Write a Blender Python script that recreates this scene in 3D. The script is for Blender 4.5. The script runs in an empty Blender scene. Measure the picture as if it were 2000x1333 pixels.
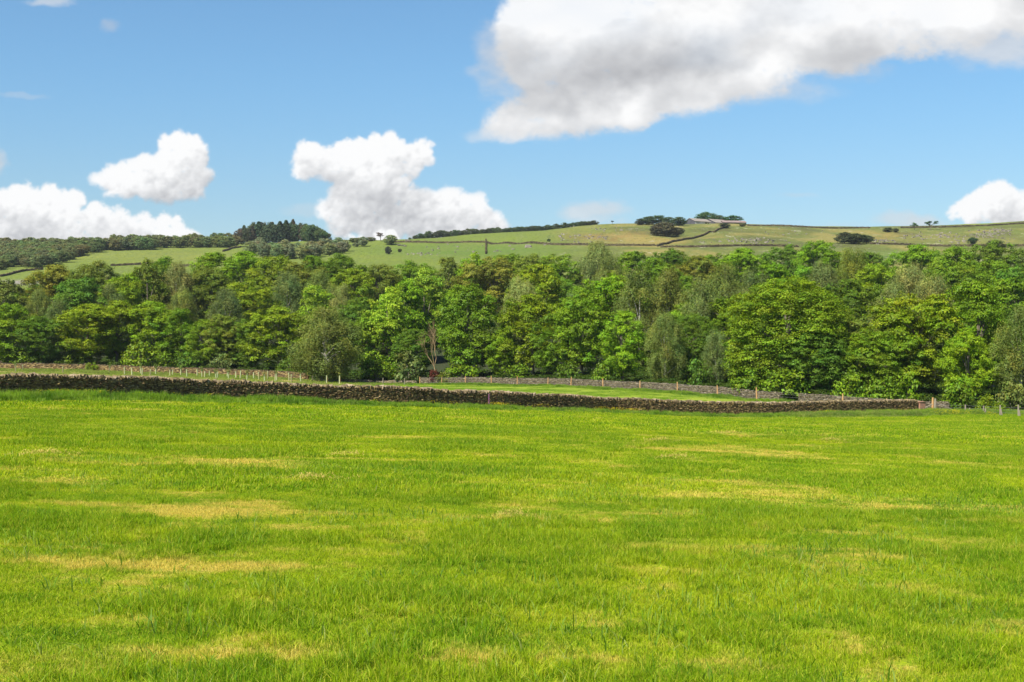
import bpy, math, random
import numpy as np
from mathutils import noise, Vector

rng = np.random.default_rng(7)
random.seed(7)
F = 2778.0          # focal length in pixels of a 2000 px wide frame (50 mm on full frame)
CAM = 2.2           # eye height above the field
HAZE = 0.00005
HOR = 700.0

sc = bpy.context.scene
col = sc.collection

# ------------------------------------------------------------------ helpers
def link(o, parent=None):
    col.objects.link(o)
    if parent is not None:
        o.parent = parent
    return o

def tag(o, label=None, cat=None, group=None, kind=None):
    if label: o['label'] = label
    if cat: o['category'] = cat
    if group: o['group'] = group
    if kind: o['kind'] = kind
    return o

def empty(name, loc=(0, 0, 0), rz=0.0):
    o = bpy.data.objects.new(name, None)
    o.location = loc
    o.rotation_euler = (0, 0, rz)
    o.empty_display_size = 0.2
    return link(o)

def mesh_np(name, V, Q, mats=(), fattr=None, vattr=None, smooth=False, midx=None):
    """V (n,3), Q (m,k) with k 3 or 4, or a list of such arrays"""
    me = bpy.data.meshes.new(name)
    V = np.asarray(V, dtype=np.float32)
    Qs = Q if isinstance(Q, list) else [Q]
    Qs = [np.asarray(q, dtype=np.int32) for q in Qs if len(q)]
    tot = sum(len(q) for q in Qs)
    loops = np.concatenate([q.ravel() for q in Qs])
    sizes = np.concatenate([np.full(len(q), q.shape[1], dtype=np.int32) for q in Qs])
    starts = np.concatenate([[0], np.cumsum(sizes)[:-1]]).astype(np.int32)
    me.vertices.add(len(V)); me.vertices.foreach_set('co', V.ravel())
    me.loops.add(len(loops)); me.loops.foreach_set('vertex_index', loops)
    me.polygons.add(tot); me.polygons.foreach_set('loop_start', starts)
    try: me.polygons.foreach_set('loop_total', sizes)
    except Exception: pass
    me.update(calc_edges=True)
    for m in mats: me.materials.append(m)
    if midx is not None: me.polygons.foreach_set('material_index', np.asarray(midx, dtype=np.int32))
    me.polygons.foreach_set('use_smooth', np.full(tot, smooth))
    for dom, at in (('FACE', fattr), ('POINT', vattr)):
        for k, a in (at or {}).items():
            a = np.asarray(a, dtype=np.float32)
            if a.ndim == 1:
                me.attributes.new(k, 'FLOAT', dom).data.foreach_set('value', a)
            else:
                if a.shape[1] == 3: a = np.concatenate([a, np.ones((len(a), 1), np.float32)], 1)
                me.attributes.new(k, 'FLOAT_COLOR', dom).data.foreach_set('color', a.ravel())
    return me

class MB:
    """collects primitives into one mesh"""
    def __init__(s): s.V = []; s.Q = []; s.T = []; s.n = 0
    def add(s, V, Q):
        s.V.append(np.asarray(V, float)); q = np.asarray(Q) + s.n
        (s.Q if q.shape[1] == 4 else s.T).append(q); s.n += len(V)
    def box(s, c, d, rz=0, jit=0):
        sx, sy, sz = np.array(d) / 2
        v = np.array([(x, y, z) for z in (-sz, sz) for x, y in ((-sx, -sy), (sx, -sy), (sx, sy), (-sx, sy))])
        if jit: v = v + rng.normal(0, jit, v.shape)
        ca, sa = math.cos(rz), math.sin(rz)
        v = np.stack([v[:, 0] * ca - v[:, 1] * sa, v[:, 0] * sa + v[:, 1] * ca, v[:, 2]], 1) + np.array(c)
        s.add(v, [(0, 3, 2, 1), (4, 5, 6, 7), (0, 1, 5, 4), (1, 2, 6, 5), (2, 3, 7, 6), (3, 0, 4, 7)])
    def tube(s, P, R, n=6, cap=True):
        P = np.asarray(P, float); k = len(P)
        rings = []
        for i in range(k):
            t = P[min(i + 1, k - 1)] - P[max(i - 1, 0)]
            t = t / (np.linalg.norm(t) + 1e-9)
            a = np.cross(t, (0.3, 0.9, 0.1)) if abs(t[2]) > 0.8 else np.cross(t, (0, 0, 1.0))
            a /= np.linalg.norm(a) + 1e-9
            b = np.cross(t, a)
            th = np.arange(n) * 2 * math.pi / n
            rings.append(P[i] + R[i] * (np.cos(th)[:, None] * a + np.sin(th)[:, None] * b))
        V = np.concatenate(rings); Q = []
        for i in range(k - 1):
            for j in range(n):
                Q.append((i * n + j, i * n + (j + 1) % n, (i + 1) * n + (j + 1) % n, (i + 1) * n + j))
        s.add(V, Q)
        if cap:
            c = np.concatenate([rings[-1], [P[-1]]])
            s.add(c, [(j, (j + 1) % n, n) for j in range(n)])
    def mesh(s, name, mats=(), **k):
        return mesh_np(name, np.concatenate(s.V), [np.concatenate(a) for a in (s.Q, s.T) if a], mats, **k)

def obj(name, me, parent=None):
    return link(bpy.data.objects.new(name, me), parent)

# ------------------------------------------------------------------ terrain
ctrl = []      # (x, y, z)
def cp(px, row, D): ctrl.append(((px - 1000) / F * D, D, CAM + (HOR - row) / F * D))
def plane_z(x, y): return -0.0339 * x - 0.0149 * y
for y in (-38, -10, 8, 20, 40, 65):
    for k in (-0.9, -0.45, 0, 0.45, 0.9):
        x = k * (y + 55); ctrl.append((x, y, plane_z(x, y)))
MAINW = [(-260, 779, 78), (-120, 779, 81), (0, 779, 84), (100, 778, 87), (200, 779, 90), (400, 782, 97), (600, 788, 103), (800, 794, 109), (1000, 801, 118),
         (1200, 807, 129), (1350, 811, 134), (1500, 813, 139), (1650, 810, 146), (1788, 807, 154)]
SECW = [(822, 751, 230), (960, 752, 222), (1100, 754, 210), (1200, 760, 198), (1320, 767, 186), (1400, 773, 178), (1478, 781, 170), (1528, 785, 167),
        (1560, 787, 166), (1700, 796, 163), (1855, 804, 160)]
LEFTW = [(-260, 722, 262), (0, 722, 256), (100, 723, 254), (200, 725, 252), (300, 729, 248), (400, 732, 246), (500, 736, 244), (600, 742, 240)]
UPW = [(-260, 714, 282), (0, 716, 280), (100, 717, 276), (205, 719, 270)]
RUBW = [(640, 746, 238), (700, 748, 236), (760, 750, 234), (815, 752, 231)]
for l in (MAINW, SECW, LEFTW, UPW, RUBW[:3]):
    for p in l: cp(*p)
for p in [(2000, 815, 140), (2300, 820, 130), (2000, 806, 165), (2400, 806, 170), (0, 741, 120), (0, 733, 170), (0, 727, 215), (300, 748, 120),
          (300, 737, 190), (600, 765, 135), (600, 752, 190), (900, 776, 150), (900, 762, 190), (740, 759, 185), (1200, 785, 152), (1200, 770, 178),
          (-400, 700, 300), (0, 702, 290), (250, 708, 285), (450, 716, 275), (700, 732, 265), (950, 738, 250), (1300, 738, 235), (1600, 745, 220),
          (1900, 762, 215), (2400, 770, 215)]:
    cp(*p)
hp = [-900, -300, 0, 200, 400, 600, 800, 1000, 1200, 1400, 1600, 1800, 2000, 2500, 3200]
rows = {350: [655, 655, 652, 650, 650, 652, 652, 652, 650, 650, 652, 655, 658, 660, 660],
        440: [600, 600, 600, 596, 592, 590, 590, 588, 586, 585, 587, 590, 595, 600, 600],
        550: [560, 558, 556, 552, 546, 535, 526, 520, 515, 515, 518, 520, 522, 525, 525],
        700: [540, 532, 526, 520, 515, 506, 499, 492, 484, 484, 486, 487, 485, 480, 480],
        850: [520, 510, 506, 498, 494, 489, 482, 473, 460, 461, 464, 464, 457, 450, 450],
        1050: [505, 495, 489, 483, 479, 474, 469, 457, 439, 440, 443, 445, 434, 425, 425]}
for D, rr in rows.items():
    for a, b in zip(hp, rr): cp(a, b, D)
for a, b in zip(hp, rows[1050]):
    zr = CAM + (HOR - b) / F * 1050
    for D, k in ((1250, 0.97), (1700, 0.8)):
        ctrl.append(((a - 1000) / F * D, D, zr * k))
ctrl = np.array(ctrl)
def warp(x, y):
    yy = np.maximum(y, -45) + 60
    return np.stack([np.clip(x / yy, -1.3, 1.3) * 2.2, np.log(yy / 60) * 1.6], -1)
CW = warp(ctrl[:, 0], ctrl[:, 1])
CQ = ctrl[:, 2] / (np.maximum(ctrl[:, 1], -45) + 60)
def kern(r2): return -np.sqrt(r2 + 0.05 ** 2)
K = kern(((CW[:, None] - CW[None]) ** 2).sum(-1))
nC = len(CW)
A = np.zeros((nC + 3, nC + 3)); A[:nC, :nC] = K + np.eye(nC) * -1e-4
A[:nC, nC] = 1; A[:nC, nC + 1:] = CW; A[nC, :nC] = 1; A[nC + 1:, :nC] = CW.T
W = np.linalg.solve(A, np.concatenate([CQ, [0, 0, 0]]))
def H(x, y):
    x = np.atleast_1d(np.asarray(x, float)); y = np.atleast_1d(np.asarray(y, float))
    out = np.empty(len(x))
    for i in range(0, len(x), 20000):
        P = warp(x[i:i + 20000], y[i:i + 20000])
        k = kern(((P[:, None] - CW[None]) ** 2).sum(-1))
        out[i:i + 20000] = (k @ W[:nC] + W[nC] + P @ W[nC + 1:]) * (np.maximum(y[i:i + 20000], -45) + 60)
    return out
def h1(x, y): return float(H([x], [y])[0])
def xy(px, D): return (px - 1000) / F * D, D
def hit(px, row, d0=6.0, d1=1500.0):
    """where the sight line through a photo point meets the ground"""
    ys = np.exp(np.linspace(math.log(d0), math.log(d1), 900))
    xs = (px - 1000) / F * ys; zr = CAM + (HOR - row) / F * ys
    below = H(xs, ys) >= zr
    i = int(np.argmax(below)) if below.any() else len(ys) - 1
    return float(xs[i]), float(ys[i])

def poly_xy(L): return np.array([xy(p[0], p[2]) for p in L])
mw = poly_xy(MAINW); sw = poly_xy(SECW); lw = poly_xy(LEFTW); uw = poly_xy(UPW); rw = poly_xy(RUBW)

def vnoise(x, y, s, seed=0.0):
    return np.array([noise.noise((a * s, b * s, seed)) for a, b in zip(x, y)])

# ------------------------------------------------------------------ materials
def newmat(name):
    m = bpy.data.materials.new(name); m.use_nodes = True
    nt = m.node_tree; nt.nodes.clear()
    out = nt.nodes.new('ShaderNodeOutputMaterial')
    return m, nt, out
class N:
    """tiny node builder"""
    def __init__(s, nt): s.nt = nt
    def n(s, t, **k):
        nd = s.nt.nodes.new(t)
        for a, v in k.items(): setattr(nd, a, v)
        return nd
    def l(s, a, b): s.nt.links.new(a, b)
    def put(s, v, sock):
        if hasattr(v, 'is_linked') or isinstance(v, bpy.types.NodeSocket): s.l(v, sock)
        else: sock.default_value = v
    def math(s, op, a, b=0.0, c=None, clamp=False):
        nd = s.n('ShaderNodeMath', operation=op, use_clamp=clamp)
        s.put(a, nd.inputs[0]); s.put(b, nd.inputs[1])
        if c is not None: s.put(c, nd.inputs[2])
        return nd.outputs[0]
    def vmath(s, op, a, b=(0, 0, 0)):
        nd = s.n('ShaderNodeVectorMath', operation=op)
        s.put(a, nd.inputs[0]); s.put(b, nd.inputs[1])
        return nd.outputs['Value'] if op in ('LENGTH', 'DOT_PRODUCT') else nd.outputs[0]
    def noise(s, vec, scale, detail=3, rough=0.5, dist=0.0):
        nd = s.n('ShaderNodeTexNoise'); s.put(vec, nd.inputs['Vector'])
        nd.inputs['Scale'].default_value = scale; nd.inputs['Detail'].default_value = detail
        nd.inputs['Roughness'].default_value = rough; nd.inputs['Distortion'].default_value = dist
        return nd.outputs['Fac']
    def sstep(s, v, a, b, lo=0.0, hi=1.0):
        nd = s.n('ShaderNodeMapRange', interpolation_type='SMOOTHSTEP')
        s.put(v, nd.inputs[0])
        for i, q in enumerate((a, b, lo, hi)): nd.inputs[i + 1].default_value = q
        return nd.outputs[0]
    def mix(s, f, a, b, mode='MIX'):
        nd = s.n('ShaderNodeMix', data_type='RGBA', blend_type=mode)
        s.put(f, nd.inputs[0])
        s.put(a if not isinstance(a, tuple) else (*a[:3], 1), nd.inputs[6]); s.put(b if not isinstance(b, tuple) else (*b[:3], 1), nd.inputs[7])
        return nd.outputs[2]
    def attr(s, name, typ='GEOMETRY'):
        return s.n('ShaderNodeAttribute', attribute_name=name, attribute_type=typ)
    def pos(s): return s.n('ShaderNodeNewGeometry').outputs['Position']
    def scaled(s, v, sx, sy, sz):
        return s.vmath('MULTIPLY', v, (sx, sy, sz))
    def bump(s, h, strength, dist):
        nd = s.n('ShaderNodeBump'); s.put(h, nd.inputs['Height'])
        nd.inputs['Strength'].default_value = strength; nd.inputs['Distance'].default_value = dist
        return nd.outputs[0]
    def bsdf(s, color, rough=0.9, normal=None, spec=0.2):
        p = s.n('ShaderNodeBsdfPrincipled'); s.put(color if not isinstance(color, tuple) else (*color[:3], 1), p.inputs['Base Color'])
        p.inputs['Roughness'].default_value = rough; p.inputs['Specular IOR Level'].default_value = spec
        if normal is not None: s.l(normal, p.inputs['Normal'])
        return p.outputs[0]

GREEN = (0.235, 0.35, 0.006); YEL = (0.39, 0.46, 0.004); DEEP = (0.105, 0.235, 0.003); TAN = (0.80, 0.56, 0.15)
def grass_color(g, P, dry, extra_dry=0.0):
    """the field's colour as a function of the place on the field"""
    n1 = g.noise(P, 0.09, 3, 0.55)
    n2 = g.noise(P, 0.7, 4, 0.6)
    n3 = g.noise(P, 3.2, 3, 0.6)
    c = g.mix(g.sstep(n1, 0.35, 0.68), GREEN, YEL)
    c = g.mix(g.sstep(n2, 0.5, 0.66, 0, 0.75), c, YEL)
    c = g.mix(g.sstep(n2, 0.5, 0.34, 0, 0.7), c, DEEP)
    n4 = g.noise(P, 11, 3, 0.7)
    d = g.math('ADD', dry, g.math('MULTIPLY', g.math('SUBTRACT', n3, 0.5), 1.5))
    d = g.math('ADD', d, g.math('MULTIPLY', g.math('SUBTRACT', n4, 0.5), 1.6))
    d = g.math('ADD', d, g.math('MULTIPLY', g.math('SUBTRACT', n2, 0.52), 1.9))
    st = g.noise(g.scaled(P, .28, 1, 1), .42, 5, .65)
    d = g.math('ADD', d, g.sstep(st, .5, .7, 0, .7))
    c = g.mix(g.sstep(dry, -.05, -.3, 0, .45), c, DEEP)
    c = g.mix(g.sstep(d, 0.08, 0.95, 0, 0.86), c, TAN)
    return c, n3

def leafy(g, c, trans=0.35, rough=0.55, gloss=0.06):
    d = g.n('ShaderNodeBsdfDiffuse'); g.put(c, d.inputs['Color'])
    t = g.n('ShaderNodeBsdfTranslucent'); tc = g.mix(1.0, c, (1.15, 1.1, 0.6), 'MULTIPLY'); g.l(tc, t.inputs['Color'])
    m = g.n('ShaderNodeMixShader'); m.inputs[0].default_value = trans; g.l(d.outputs[0], m.inputs[1]); g.l(t.outputs[0], m.inputs[2])
    gl = g.n('ShaderNodeBsdfGlossy'); gl.inputs['Roughness'].default_value = rough; gl.inputs['Color'].default_value = (1, 1, 1, 1)
    m2 = g.n('ShaderNodeMixShader'); m2.inputs[0].default_value = gloss; g.l(m.outputs[0], m2.inputs[1]); g.l(gl.outputs[0], m2.inputs[2])
    return m2.outputs[0]

def mat_field():
    m, nt, out = newmat('field_turf'); g = N(nt)
    P = g.pos(); c, n3 = grass_color(g, P, g.attr('dry').outputs['Fac'])
    f = g.noise(P, 14, 4, 0.7)
    c = g.mix(g.sstep(f, 0.3, 0.6, 0.25, 0.7), c, (0.09, 0.11, 0.015))
    g.l(g.bsdf(c, 0.95, g.bump(g.noise(P, 5, 4, 0.7), 0.6, 0.12), 0.05), out.inputs[0]); return m
def mat_pasture():
    m, nt, out = newmat('pasture_turf'); g = N(nt)
    P = g.pos()
    a = g.attr('dry').outputs['Fac']
    c = g.mix(g.sstep(g.noise(P, 0.12, 4, 0.6), 0.35, 0.65), (0.15, 0.22, 0.02), (0.25, 0.30, 0.03))
    c = g.mix(g.sstep(g.noise(g.scaled(P, 0.4, 1, 1), 1.1, 4, 0.65), 0.45, 0.75, 0, 0.6), c, (0.09, 0.14, 0.018))
    c = g.mix(g.sstep(g.math('ADD', a, g.math('MULTIPLY', g.math('SUBTRACT', g.noise(P, 0.5, 4, 0.6), 0.5), 1.5)), 0.2, 0.9, 0, 0.8), c, (0.30, 0.23, 0.07))
    g.l(g.bsdf(c, 0.95, g.bump(g.noise(P, 3, 4, 0.7), 0.8, 0.25), 0.05), out.inputs[0]); return m
def mat_woodfloor():
    m, nt, out = newmat('leaf_litter'); g = N(nt); P = g.pos()
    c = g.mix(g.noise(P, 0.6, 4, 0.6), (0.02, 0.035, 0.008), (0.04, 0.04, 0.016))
    g.l(g.bsdf(c, 1, g.bump(g.noise(P, 2, 3), 0.6, 0.2)), out.inputs[0]); return m
def mat_hill():
    m, nt, out = newmat('moorland'); g = N(nt); P = g.pos()
    base = g.attr('tint').outputs['Color']; moor = g.attr('moor').outputs['Fac']
    Pa = g.scaled(P, 1.0, 0.45, 0.0)
    n1 = g.noise(Pa, 0.022, 5, 0.62, 0.6); n2 = g.noise(Pa, 0.11, 5, 0.68, 0.3); n3 = g.noise(Pa, 0.42, 3, 0.7)
    c = g.mix(g.sstep(n2, 0.42, 0.62, 0, 0.55), base, (0.115, 0.145, 0.035))
    dark = g.mix(g.sstep(n1, 0.5, 0.6), c, g.mix(0.5, c, (0.065, 0.06, 0.028)))
    c = g.mix(moor, c, dark)
    br = g.mix(g.sstep(n1, 0.5, 0.38), c, g.mix(0.6, c, (0.24, 0.19, 0.06)))
    c = g.mix(moor, c, br)
    c = g.mix(g.math('MULTIPLY', moor, g.sstep(g.math('ADD', g.math('MULTIPLY', n2, 0.6), g.math('MULTIPLY', n3, 0.4)), 0.57, 0.64, 0, 0.75)), c, (0.38, 0.33, 0.25))
    c = g.mix(g.sstep(n3, 0.5, 0.3, 0, 0.6), c, (0.05, 0.075, 0.02))
    g.l(g.bsdf(c, 1, g.bump(n3, 1.0, 1.2), 0.05), out.inputs[0]); return m

def mat_grass(name, kind):
    m, nt, out = newmat(name); g = N(nt)
    P = g.pos(); ver = g.attr('bv').outputs['Fac']
    if kind == 'field':
        dry = g.attr('dry', 'INSTANCER').outputs['Fac']
        c, n3 = grass_color(g, P, dry)
        c = g.mix(g.sstep(ver, 0.82, 0.88, 0, 0.75), c, (0.60, 0.50, 0.07))
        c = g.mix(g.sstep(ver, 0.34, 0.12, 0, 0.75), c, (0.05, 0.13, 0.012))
        c = g.mix(g.sstep(ver, 0.4, 0.52, 0, 0.3), c, (0.28, 0.42, 0.02))
    elif kind == 'verge':
        n2 = g.noise(P, 0.35, 3, 0.6)
        dry = g.attr('dry', 'INSTANCER').outputs['Fac']
        c = g.mix(g.sstep(n2, 0.35, 0.62), (0.09, 0.20, 0.012), (0.20, 0.33, 0.02))
        c = g.mix(g.math('MULTIPLY', dry, g.sstep(ver, 0.2, 0.9)), c, (0.36, 0.31, 0.12))
        c = g.mix(g.sstep(ver, 0.8, 0.95, 0, 0.5), c, (0.34, 0.36, 0.1))
    else:
        c = g.mix(ver, (0.8, 0.62, 0.01), (0.75, 0.66, 0.05))
    g.l(leafy(g, c, 0.42, 0.5, 0.004), out.inputs[0]); return m

def mat_leaf(name, trans=0.3):
    m, nt, out = newmat(name); g = N(nt)
    oi = g.n('ShaderNodeObjectInfo')
    lv = g.attr('lv').outputs['Color']
    c = g.mix(1.0, oi.outputs['Color'], lv, 'MULTIPLY')
    g.l(leafy(g, c, trans, 0.5, 0.008), out.inputs[0]); return m
def mat_bark(name, a, b):
    m, nt, out = newmat(name); g = N(nt); tc = g.n('ShaderNodeTexCoord').outputs['Object']
    c = g.mix(g.noise(g.scaled(tc, 4, 4, 1), 1.5, 4, 0.6), a, b)
    g.l(g.bsdf(c, 0.9), out.inputs[0]); return m
def mat_stone(name, mult=(1, 1, 1)):
    m, nt, out = newmat(name); g = N(nt); P = g.pos()
    c = g.mix(1.0, g.attr('sc').outputs['Color'], (mult[0] * 1.03, mult[1] * .95, mult[2] * .82, 1), 'MULTIPLY')
    n = g.noise(P, 7, 4, 0.65)
    c = g.mix(g.sstep(n, 0.35, 0.65, 0, 0.5), c, g.mix(0.5, c, (0.05, 0.04, 0.03)))
    c = g.mix(g.sstep(g.noise(P, 3.1, 4, 0.7), 0.56, 0.68, 0, 0.55), c, (0.22, 0.19, 0.06))
    g.l(g.bsdf(c, 0.95, g.bump(n, 0.6, 0.04)), out.inputs[0]); return m
def mat_plain(name, a, b=None, scale=3.0, rough=0.8, spec=0.2):
    m, nt, out = newmat(name); g = N(nt); tc = g.n('ShaderNodeTexCoord').outputs['Object']
    b = b or tuple(x * 0.7 for x in a)
    c = g.mix(g.sstep(g.noise(tc, scale, 4, 0.6), 0.35, 0.65), a, b)
    g.l(g.bsdf(c, rough, None, spec), out.inputs[0]); return m

M_leaf = mat_leaf('leaves', 0.3); M_needle = mat_leaf('needles', 0.1)
M_bark = mat_bark('bark', (0.10, 0.085, 0.06), (0.20, 0.17, 0.12)); M_birch = mat_bark('pale_bark', (0.42, 0.40, 0.33), (0.2, 0.18, 0.14))
M_dead = mat_bark('dead_wood', (0.34, 0.24, 0.12), (0.24, 0.16, 0.08))
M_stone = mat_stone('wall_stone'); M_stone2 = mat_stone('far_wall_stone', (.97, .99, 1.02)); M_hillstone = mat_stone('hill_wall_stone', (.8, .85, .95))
M_post = mat_bark('post_wood', (0.50, 0.29, 0.11), (0.33, 0.19, 0.09)); M_oldpost = mat_bark('weathered_wood', (0.27, 0.23, 0.165), (0.18, 0.15, 0.11))
M_wire = mat_plain('wire', (0.25, 0.25, 0.25), rough=0.4)

# ------------------------------------------------------------------ ground sheets
t = np.linspace(-4.15, 4.15, 400); gx = 30 * np.sinh(t)
t = np.linspace(-0.78, 4.42, 520); gy = 40 * np.sinh(t)
GX, GY = np.meshgrid(gx, gy)
fx, fy = GX.ravel(), GY.ravel()
GZ = H(fx, fy)
und = np.array([noise.noise((a * 0.09, b * 0.09, 3.0)) for a, b in zip(fx, fy)]) * 0.12
und2 = np.array([noise.noise((a * 0.02, b * 0.03, 9.0)) for a, b in zip(fx, fy)])
GZ = GZ + und * np.clip((fy) / 30, 0.2, 1) + und2 * np.clip((fy - 480) / 200, 0, 1) * 1.8
def Hg(x, y):
    """height of the finished sheet"""
    x = np.atleast_1d(np.asarray(x, float)); y = np.atleast_1d(np.asarray(y, float))
    Z = GZ.reshape(len(gy), len(gx))
    i = np.clip(np.searchsorted(gx, x) - 1, 0, len(gx) - 2); j = np.clip(np.searchsorted(gy, y) - 1, 0, len(gy) - 2)
    a = np.clip((x - gx[i]) / (gx[i + 1] - gx[i]), 0, 1); b = np.clip((y - gy[j]) / (gy[j + 1] - gy[j]), 0, 1)
    return Z[j, i] * (1 - a) * (1 - b) + Z[j, i + 1] * a * (1 - b) + Z[j + 1, i] * (1 - a) * b + Z[j + 1, i + 1] * a * b
def hg(x, y): return float(Hg([x], [y])[0])
def hit(px, row, d0=6.0, d1=1300.0):
    ys = np.exp(np.linspace(math.log(d0), math.log(d1), 1400))
    xs = (px - 1000) / F * ys; zr = CAM + (HOR - row) / F * ys
    below = Hg(xs, ys) >= zr
    i = int(np.argmax(below)) if below.any() else int(np.argmax(Hg(xs, ys) - zr))
    return float(xs[i]), float(ys[i])

# dry patches of the field, in metres
DRY = []
for px, row, a, b, s in [(440, 905, 115, 9, .75), (350, 908, 50, 6, .4), (75, 943, 70, 6, .7), (90, 897, 32, 5, .5), (460, 991, 110, 15, .75), (370, 968, 60, 10, .45),
                      (360, 1026, 70, 9, .4), (555, 1027, 55, 9, .6), (640, 1035, 45, 12, .6), (800, 1025, 45, 5, .5), (810, 1048, 40, 7, .5),
                      (1460, 975, 190, 20, .5), (1120, 995, 180, 10, .35), (1560, 963, 65, 8, .55), (1680, 990, 130, 10, .6), (1480, 886, 110, 9, .6),
                      (1550, 896, 60, 6, .45), (1555, 873, 62, 3, .7), (1290, 868, 16, 4, .6), (1300, 880, 60, 3, .6), (1230, 912, 45, 4, .6), (1320, 900, 9, 4, .9),
                      (1425, 852, 16, 3, .9), (1625, 865, 18, 3, .7), (980, 895, 60, 5, .4), (610, 942, 18, 5, .6), (675, 896, 10, 4, .7), (1890, 1062, 110, 13, .4),
                      (1500, 1100, 200, 12, .25), (1850, 1170, 170, 16, .45), (1330, 1072, 80, 14, .5), (1300, 1130, 90, 16, .4), (1660, 1255, 80, 18, .6), (1000, 1010, 30, 5, .7),
                      (250, 1140, 150, 26, .4), (700, 1200, 90, 16, .4), (1150, 1220, 70, 14, .45), (1450, 1310, 110, 16, .5), (620, 1300, 80, 14, .5), (1750, 1310, 90, 14, .4), (180, 1230, 70, 12, .45), (290, 1055, 60, 12, .5), (80, 1130, 90, 22, .35), (470, 1180, 110, 20, .4), (60, 1310, 90, 22, .5),
                      (430, 1290, 130, 24, .5), (900, 1305, 110, 20, .5), (1000, 1260, 80, 20, .3), (1250, 1120, 90, 16, .35), (1600, 1035, 110, 12, .3), (1840, 905, 60, 4, .5),
                      (1960, 915, 60, 5, .4), (560, 870, 90, 4, .25), (840, 960, 120, 8, .25), (1100, 935, 120, 6, .25), (200, 1000, 90, 9, .25)]:
    x0, y0 = hit(px, row); _, ya = hit(px, row - b); _, yb = hit(px, row + b)
    DRY.append((x0, (ya + yb) / 2, a / F * y0, abs(ya - yb) / 2 + .15, s))
def dryness(x, y):
    x = np.asarray(x, float); y = np.asarray(y, float); d = np.zeros(len(x))
    wa = np.array([noise.noise((p * .45, q * .45, 4.4)) for p, q in zip(x, y)]) * 1.0; wb = np.array([noise.noise((p * .5, q * .5, 8.4)) for p, q in zip(x, y)]) * 1.0
    for cx, cy, a, b, s in DRY:
        r = np.sqrt(((x - cx) / a + wa) ** 2 + ((y - cy) / b + wb) ** 2)
        d = np.maximum(d, min(.85, s * 1.08) * np.clip(1.7 - r * 1.15, 0, 1) * .92)
    return d

qi = np.arange(len(gy) - 1)[:, None] * len(gx) + np.arange(len(gx) - 1)[None]
Q = np.stack([qi, qi + 1, qi + 1 + len(gx), qi + len(gx)], -1).reshape(-1, 4)
cx = (fx[Q[:, 0]] + fx[Q[:, 1]]) / 2; cy = (fy[Q[:, 0]] + fy[Q[:, 3]]) / 2
def line_y(L, x, right=None):
    return np.interp(x, L[:, 0], L[:, 1], right=right)
fieldline = np.concatenate([[(-400, 10)], mw, [(52, 156), (60, 150), (90, 135), (400, 100)]])
fieldline = fieldline[np.argsort(fieldline[:, 0])]
woodline = np.concatenate([[(-500, 280)], lw, rw, sw, [(50.6, 157), (60, 152), (90, 138), (400, 104)]])
woodline = woodline[np.argsort(woodline[:, 0])]
yf = line_y(fieldline, cx); yw = line_y(woodline, cx) + 2.5
reg = np.where(cy < yf, 0, np.where(cy < yw, 1, np.where(cy < 470, 2, 3)))
pxv = 1000 + F * fx / np.maximum(fy, 60)
rowv = HOR - (GZ - CAM) / np.maximum(fy, 60) * F
dry_v = np.zeros(len(fx)); near = (fy < 170) & (fy > 0) & (np.abs(fx) < 120)
dry_v[near] = dryness(fx[near], fy[near])
pm = (fy > 100) & (fy < 300)
dry_v[pm & (pxv < 700)] = 0.95
dry_v[pm & (pxv >= 700)] = 0.0
# hillside tint
moor = np.clip((pxv - 1050) / 150, 0, 1)
moor = np.maximum(moor, 0.12)
tint = np.zeros((len(fx), 3)); tint[:] = (0.13, 0.165, 0.028)
def blend(mask, colr):
    m = np.clip(mask, 0, 1)[:, None]; tint[:] = tint * (1 - m) + np.array(colr) * m
blend((pxv - 1000) / 200, (0.115, 0.128, 0.032))
def ell(px, row, a, b): return 1.4 - np.sqrt(((pxv - px) / a) ** 2 + ((rowv - row) / b) ** 2)
blend(ell(1200, 462, 90, 12), (0.20, 0.135, 0.045)); blend(ell(1290, 470, 60, 8), (0.21, 0.155, 0.045))
blend(ell(1160, 450, 60, 8), (0.155, 0.16, 0.035)); blend(ell(1500, 455, 120, 12), (0.105, 0.105, 0.03))
blend(ell(1730, 462, 70, 10), (0.20, 0.155, 0.045)); blend(ell(1900, 468, 140, 10), (0.15, 0.145, 0.04)); blend(ell(1920, 439, 120, 4), (0.17, 0.22, 0.045))
blend(ell(920, 490, 180, 14), (0.095, 0.145, 0.026)); blend(ell(40, 552, 60, 5), (0.22, 0.19, 0.17))
blend(ell(310, 500, 190, 14), (0.155, 0.175, 0.034)); blend(ell(1650, 500, 160, 10), (0.10, 0.15, 0.035))
V = np.stack([fx, fy, GZ], 1)
def sheet(name, r, mat, attrs):
    q = Q[reg == r]; used = np.unique(q); mp = -np.ones(len(V), int); mp[used] = np.arange(len(used))
    me = mesh_np(name, V[used], mp[q], [mat], vattr={k: a[used] for k, a in attrs.items()}, smooth=True)
    o = obj(name, me); tag(o, kind='structure'); return o
sheet('field', 0, mat_field(), {'dry': dry_v})
sheet('pasture', 1, mat_pasture(), {'dry': dry_v})
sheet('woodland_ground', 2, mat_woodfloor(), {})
sheet('hillside', 3, mat_hill(), {'tint': tint, 'moor': moor})

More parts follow.
